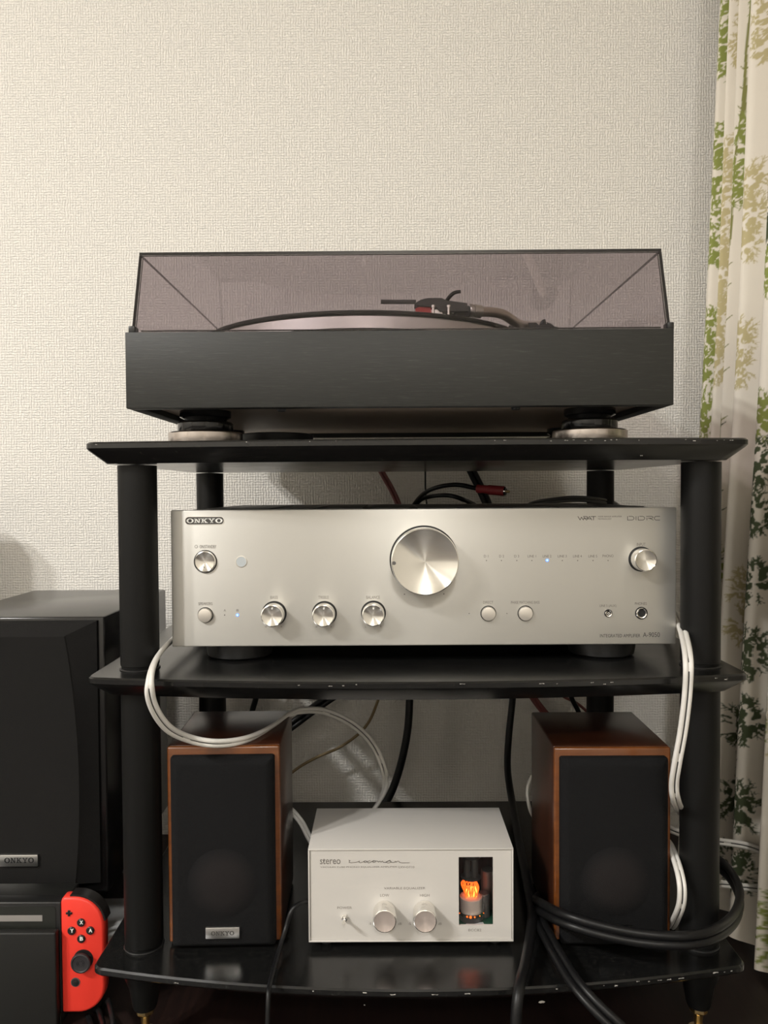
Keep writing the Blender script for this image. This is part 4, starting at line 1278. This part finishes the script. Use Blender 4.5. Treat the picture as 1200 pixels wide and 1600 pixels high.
striped('white_speaker_cable', [(1030, 955, 900), (1052, 958, 760), (1059, 966, 690), (1068, 990, 640), (1075, 1030, 592), (1074, 1080, 589), (1067, 1140, 592), (1058, 1190, 596), (1053, 1225, 604), (1056, 1250, 616), (1065, 1268, 668), (1080, 1280, 700), (1095, 1300, 730)],
        2.05, 3.9, (1, 0, 0.2), 'white two-core cable hanging straight down beside the right front post')
striped('white_speaker_cable', [(985, 1280, 800), (1030, 1288, 775), (1055, 1299, 760), (1090, 1310, 760), (1126, 1315, 770), (1165, 1321, 770), (1200, 1334, 765), (1250, 1358, 740)],
        1.9, 3.6, (0.2, 0, 1), 'upper white cable leaving to the right past the right front post')
striped('white_speaker_cable', [(1030, 1400, 770), (1075, 1385, 765), (1126, 1381, 765), (1165, 1386, 765), (1200, 1388, 760), (1250, 1385, 740)],
        1.9, 3.6, (0.1, 0, 1), 'lower white cable leaving to the right past the right front post')
striped('white_speaker_cable', [(1015, 1300, 730), (1040, 1312, 690), (1053, 1336, 650), (1064, 1375, 623), (1065, 1408, 621), (1057, 1433, 636), (1046, 1450, 672), (1020, 1458, 730)],
        2.0, 3.8, (1, 0, -.2), 'coiled white cable showing between the right small speaker and the post')
cable('white_wire', [(870, 1190, 800), (840, 1205, 785), (826, 1225, 780), (825, 1250, 775), (835, 1278, 765), (865, 1300, 765)], 1.9, M_WCABLE, 'pale cable curving out behind the left side of the right small speaker')
cable('white_wire', [(420, 1240, 800), (450, 1262, 775), (470, 1284, 765), (484, 1310, 755), (505, 1345, 752)], 1.7, M_WCABLE, 'pale cable slipping down between the left small speaker and the white box', twin=((1, 0, .4), 3.2))
cable('black_cable', [(800, 1060, 1000), (801, 1090, 985), (795, 1150, 970), (793, 1200, 950), (800, 1252, 905), (812, 1320, 800), (825, 1385, 710), (831, 1425, 668), (829, 1460, 635), (821, 1505, 600), (811, 1545, 572), (806, 1600, 562), (805, 1680, 560), (806, 1735, 556), (815, 1750, 545)], 4.3, M_BCABLE, 'thick black cable hanging between the white box and right small speaker, over the shelf edge')
cable('black_cable', [(640, 1060, 1005), (640, 1090, 1000), (637, 1140, 995), (626, 1195, 990), (608, 1245, 985), (580, 1285, 985), (560, 1330, 985)], 5.0, M_BCABLE, 'black cable arching down behind the white box, in front of the wall')
big_c = [(850, 1396, 745), (836, 1405, 690), (848, 1413, 655), (880, 1429, 620), (930, 1445, 606), (985, 1457, 600), (1040, 1463, 596), (1085, 1462, 598), (1122, 1450, 612), (1148, 1427, 650), (1156, 1395, 690), (1145, 1367, 725), (1125, 1345, 755), (1095, 1325, 775)]
cable('black_cable', [(x, y - 1, d) for x, y, d in big_c], 3.6, M_BCABLE, 'upper of two black cables wrapped round the right front post')
cable('black_cable', [(x, y + 13, d - 1) for x, y, d in big_c], 3.6, M_BCABLE, 'lower of two black cables wrapped round the right front post')
cable('black_cable', [(838, 1400, 720), (843, 1436, 662), (855, 1462, 632), (876, 1500, 600), (902, 1540, 575), (935, 1577, 560), (975, 1615, 552), (1020, 1665, 548), (1060, 1730, 545), (1075, 1757, 535)], 3.1, M_BCABLE, 'flat black twin cable slanting over the shelf edge under the right small speaker', twin=((1, 0, .3), 5.8))
cable('black_cable', [(500, 1402, 735), (487, 1408, 680), (470, 1411, 650), (455, 1424, 642), (445, 1455, 636), (433, 1495, 618), (423, 1532, 588), (419.5, 1552, 574), (418, 1600, 567), (416, 1680, 562), (420, 1745, 556), (440, 1756, 550)], 1.9, M_BCABLE, 'thin black cord running from the white box over the shelf front edge')
cable('black_cable', [(560, 1065, 1010), (525, 1084, 1010), (495, 1104, 1010), (460, 1130, 1008), (420, 1160, 1005)], 3.6, M_BCABLE, 'black twin cable slanting down behind the left small speaker', twin=((.5, 0, 1), 6.6))
cable('black_cable', [(404, 1060, 1010), (400, 1090, 1010), (394, 1112, 1010), (388, 1150, 1005)], 3.8, M_BCABLE, 'short black cable above the left small speaker, under the middle shelf')
cable('thin_wire', [(600, 1060, 1020), (592, 1090, 1020), (578, 1125, 1020), (560, 1147, 1018), (530, 1168, 1015), (500, 1181, 1012), (470, 1197, 1010), (445, 1216, 1008)], 1.9, M_TAN, 'thin tan wire curving down the wall behind the left small speaker')
cable('thin_wire', [(820, 1065, 1020), (832, 1088, 1020), (845, 1106, 1020), (865, 1130, 1020)], 2.6, M_MAROON, 'maroon twin wire behind the left end of the right small speaker', twin=((1, 0, .6), 4.4))
cable('thin_wire', [(860, 1070, 1020), (880, 1088, 1020), (900, 1098, 1020), (918, 1113, 1020), (935, 1135, 1020)], 1.9, M_MAROON, 'thin brown wire behind the right small speaker, near the rear post')
cable('black_cable', [(885, 1060, 1008), (893, 1090, 1008), (903, 1110, 1008), (915, 1140, 1008)], 3.2, M_BCABLE, 'short black cable behind the right small speaker, near the rear post')
# behind the amplifier
cable('thin_wire', [(570, 690, 1015), (586, 718, 1015), (599, 742, 1015), (612, 765, 1015), (623, 790, 1012), (635, 830, 1010)], 2.2, M_MAROON, 'maroon twin wire slanting down behind the amplifier', twin=((1, 0, .4), 4.0))
cable('thin_wire', [(664.5, 690, 1010), (664.5, 735, 1010), (665, 768, 1008), (668, 800, 1006)], 1.1, M_BCABLE, 'very thin black wire hanging straight down behind the amplifier')
cable('black_cable', [(715, 690, 1018), (728, 717, 1018), (740, 742, 1018), (752, 766, 1018), (763, 792, 1016), (775, 830, 1014)], 3.3, M_BCABLE, 'flat black twin cable slanting down behind the red plug', twin=((1, 0, .3), 6.0))
cable('signal_cable', [(645, 800, 1000), (655, 783, 965), (672, 776, 930), (700, 774, 900), (725, 781, 890), (750, 793, 1000)], 2.6, M_BCABLE, 'lower black cable arching over the amplifier top')
rc = thing('signal_cable', at(700, 765, 900), 'black audio cable ending in a dark red plug above the amplifier', 'cable')
bm = new(); tube(bm, pts([(640, 800, 998), (650, 784, 960), (664, 770, 925), (685, 761, 895), (715, 757.5, 872), (748, 764, 858)]), 2.6, 16); obj('sheath', bm, M_BCABLE, rc, angle=60)
p0, p1 = at(745, 763.5, 859), at(788, 767.5, 846)
ln = (p1 - p0).length
bm = new(); lathe(bm, [(0, 0), (4.2, 0), (4.8, 1), (4.8, 12), (5.4, 14), (5.4, ln - 1), (5.0, ln), (0, ln)], p0, p1 - p0, 24); pl = obj('plug', bm, M_DARKRED, rc)
bm = new(); lathe(bm, [(0, ln - .5), (4.6, ln - .5), (4.6, ln + 2), (3.6, ln + 2.2), (3.4, ln + .5), (0, ln + .5)], p0, p1 - p0, 24); obj('plug_collar', bm, M_CHROME, pl)
bm = new(); lathe(bm, [(0, ln), (1.4, ln), (1.4, ln + 5), (.5, ln + 6.5), (0, ln + 6.5)], p0, p1 - p0, 14); obj('plug_pin', bm, M_BRASS, pl)
cable('signal_cable', [(815, 800, 1000), (828, 789.5, 960), (850, 784, 930), (895, 779.5, 905), (935, 782, 905), (960, 788, 930), (975, 800, 1000)], 2.0, M_GCABLE, 'grey cable lying along the amplifier top below the right rear post', twin=((0, 0, 1), 3.6))
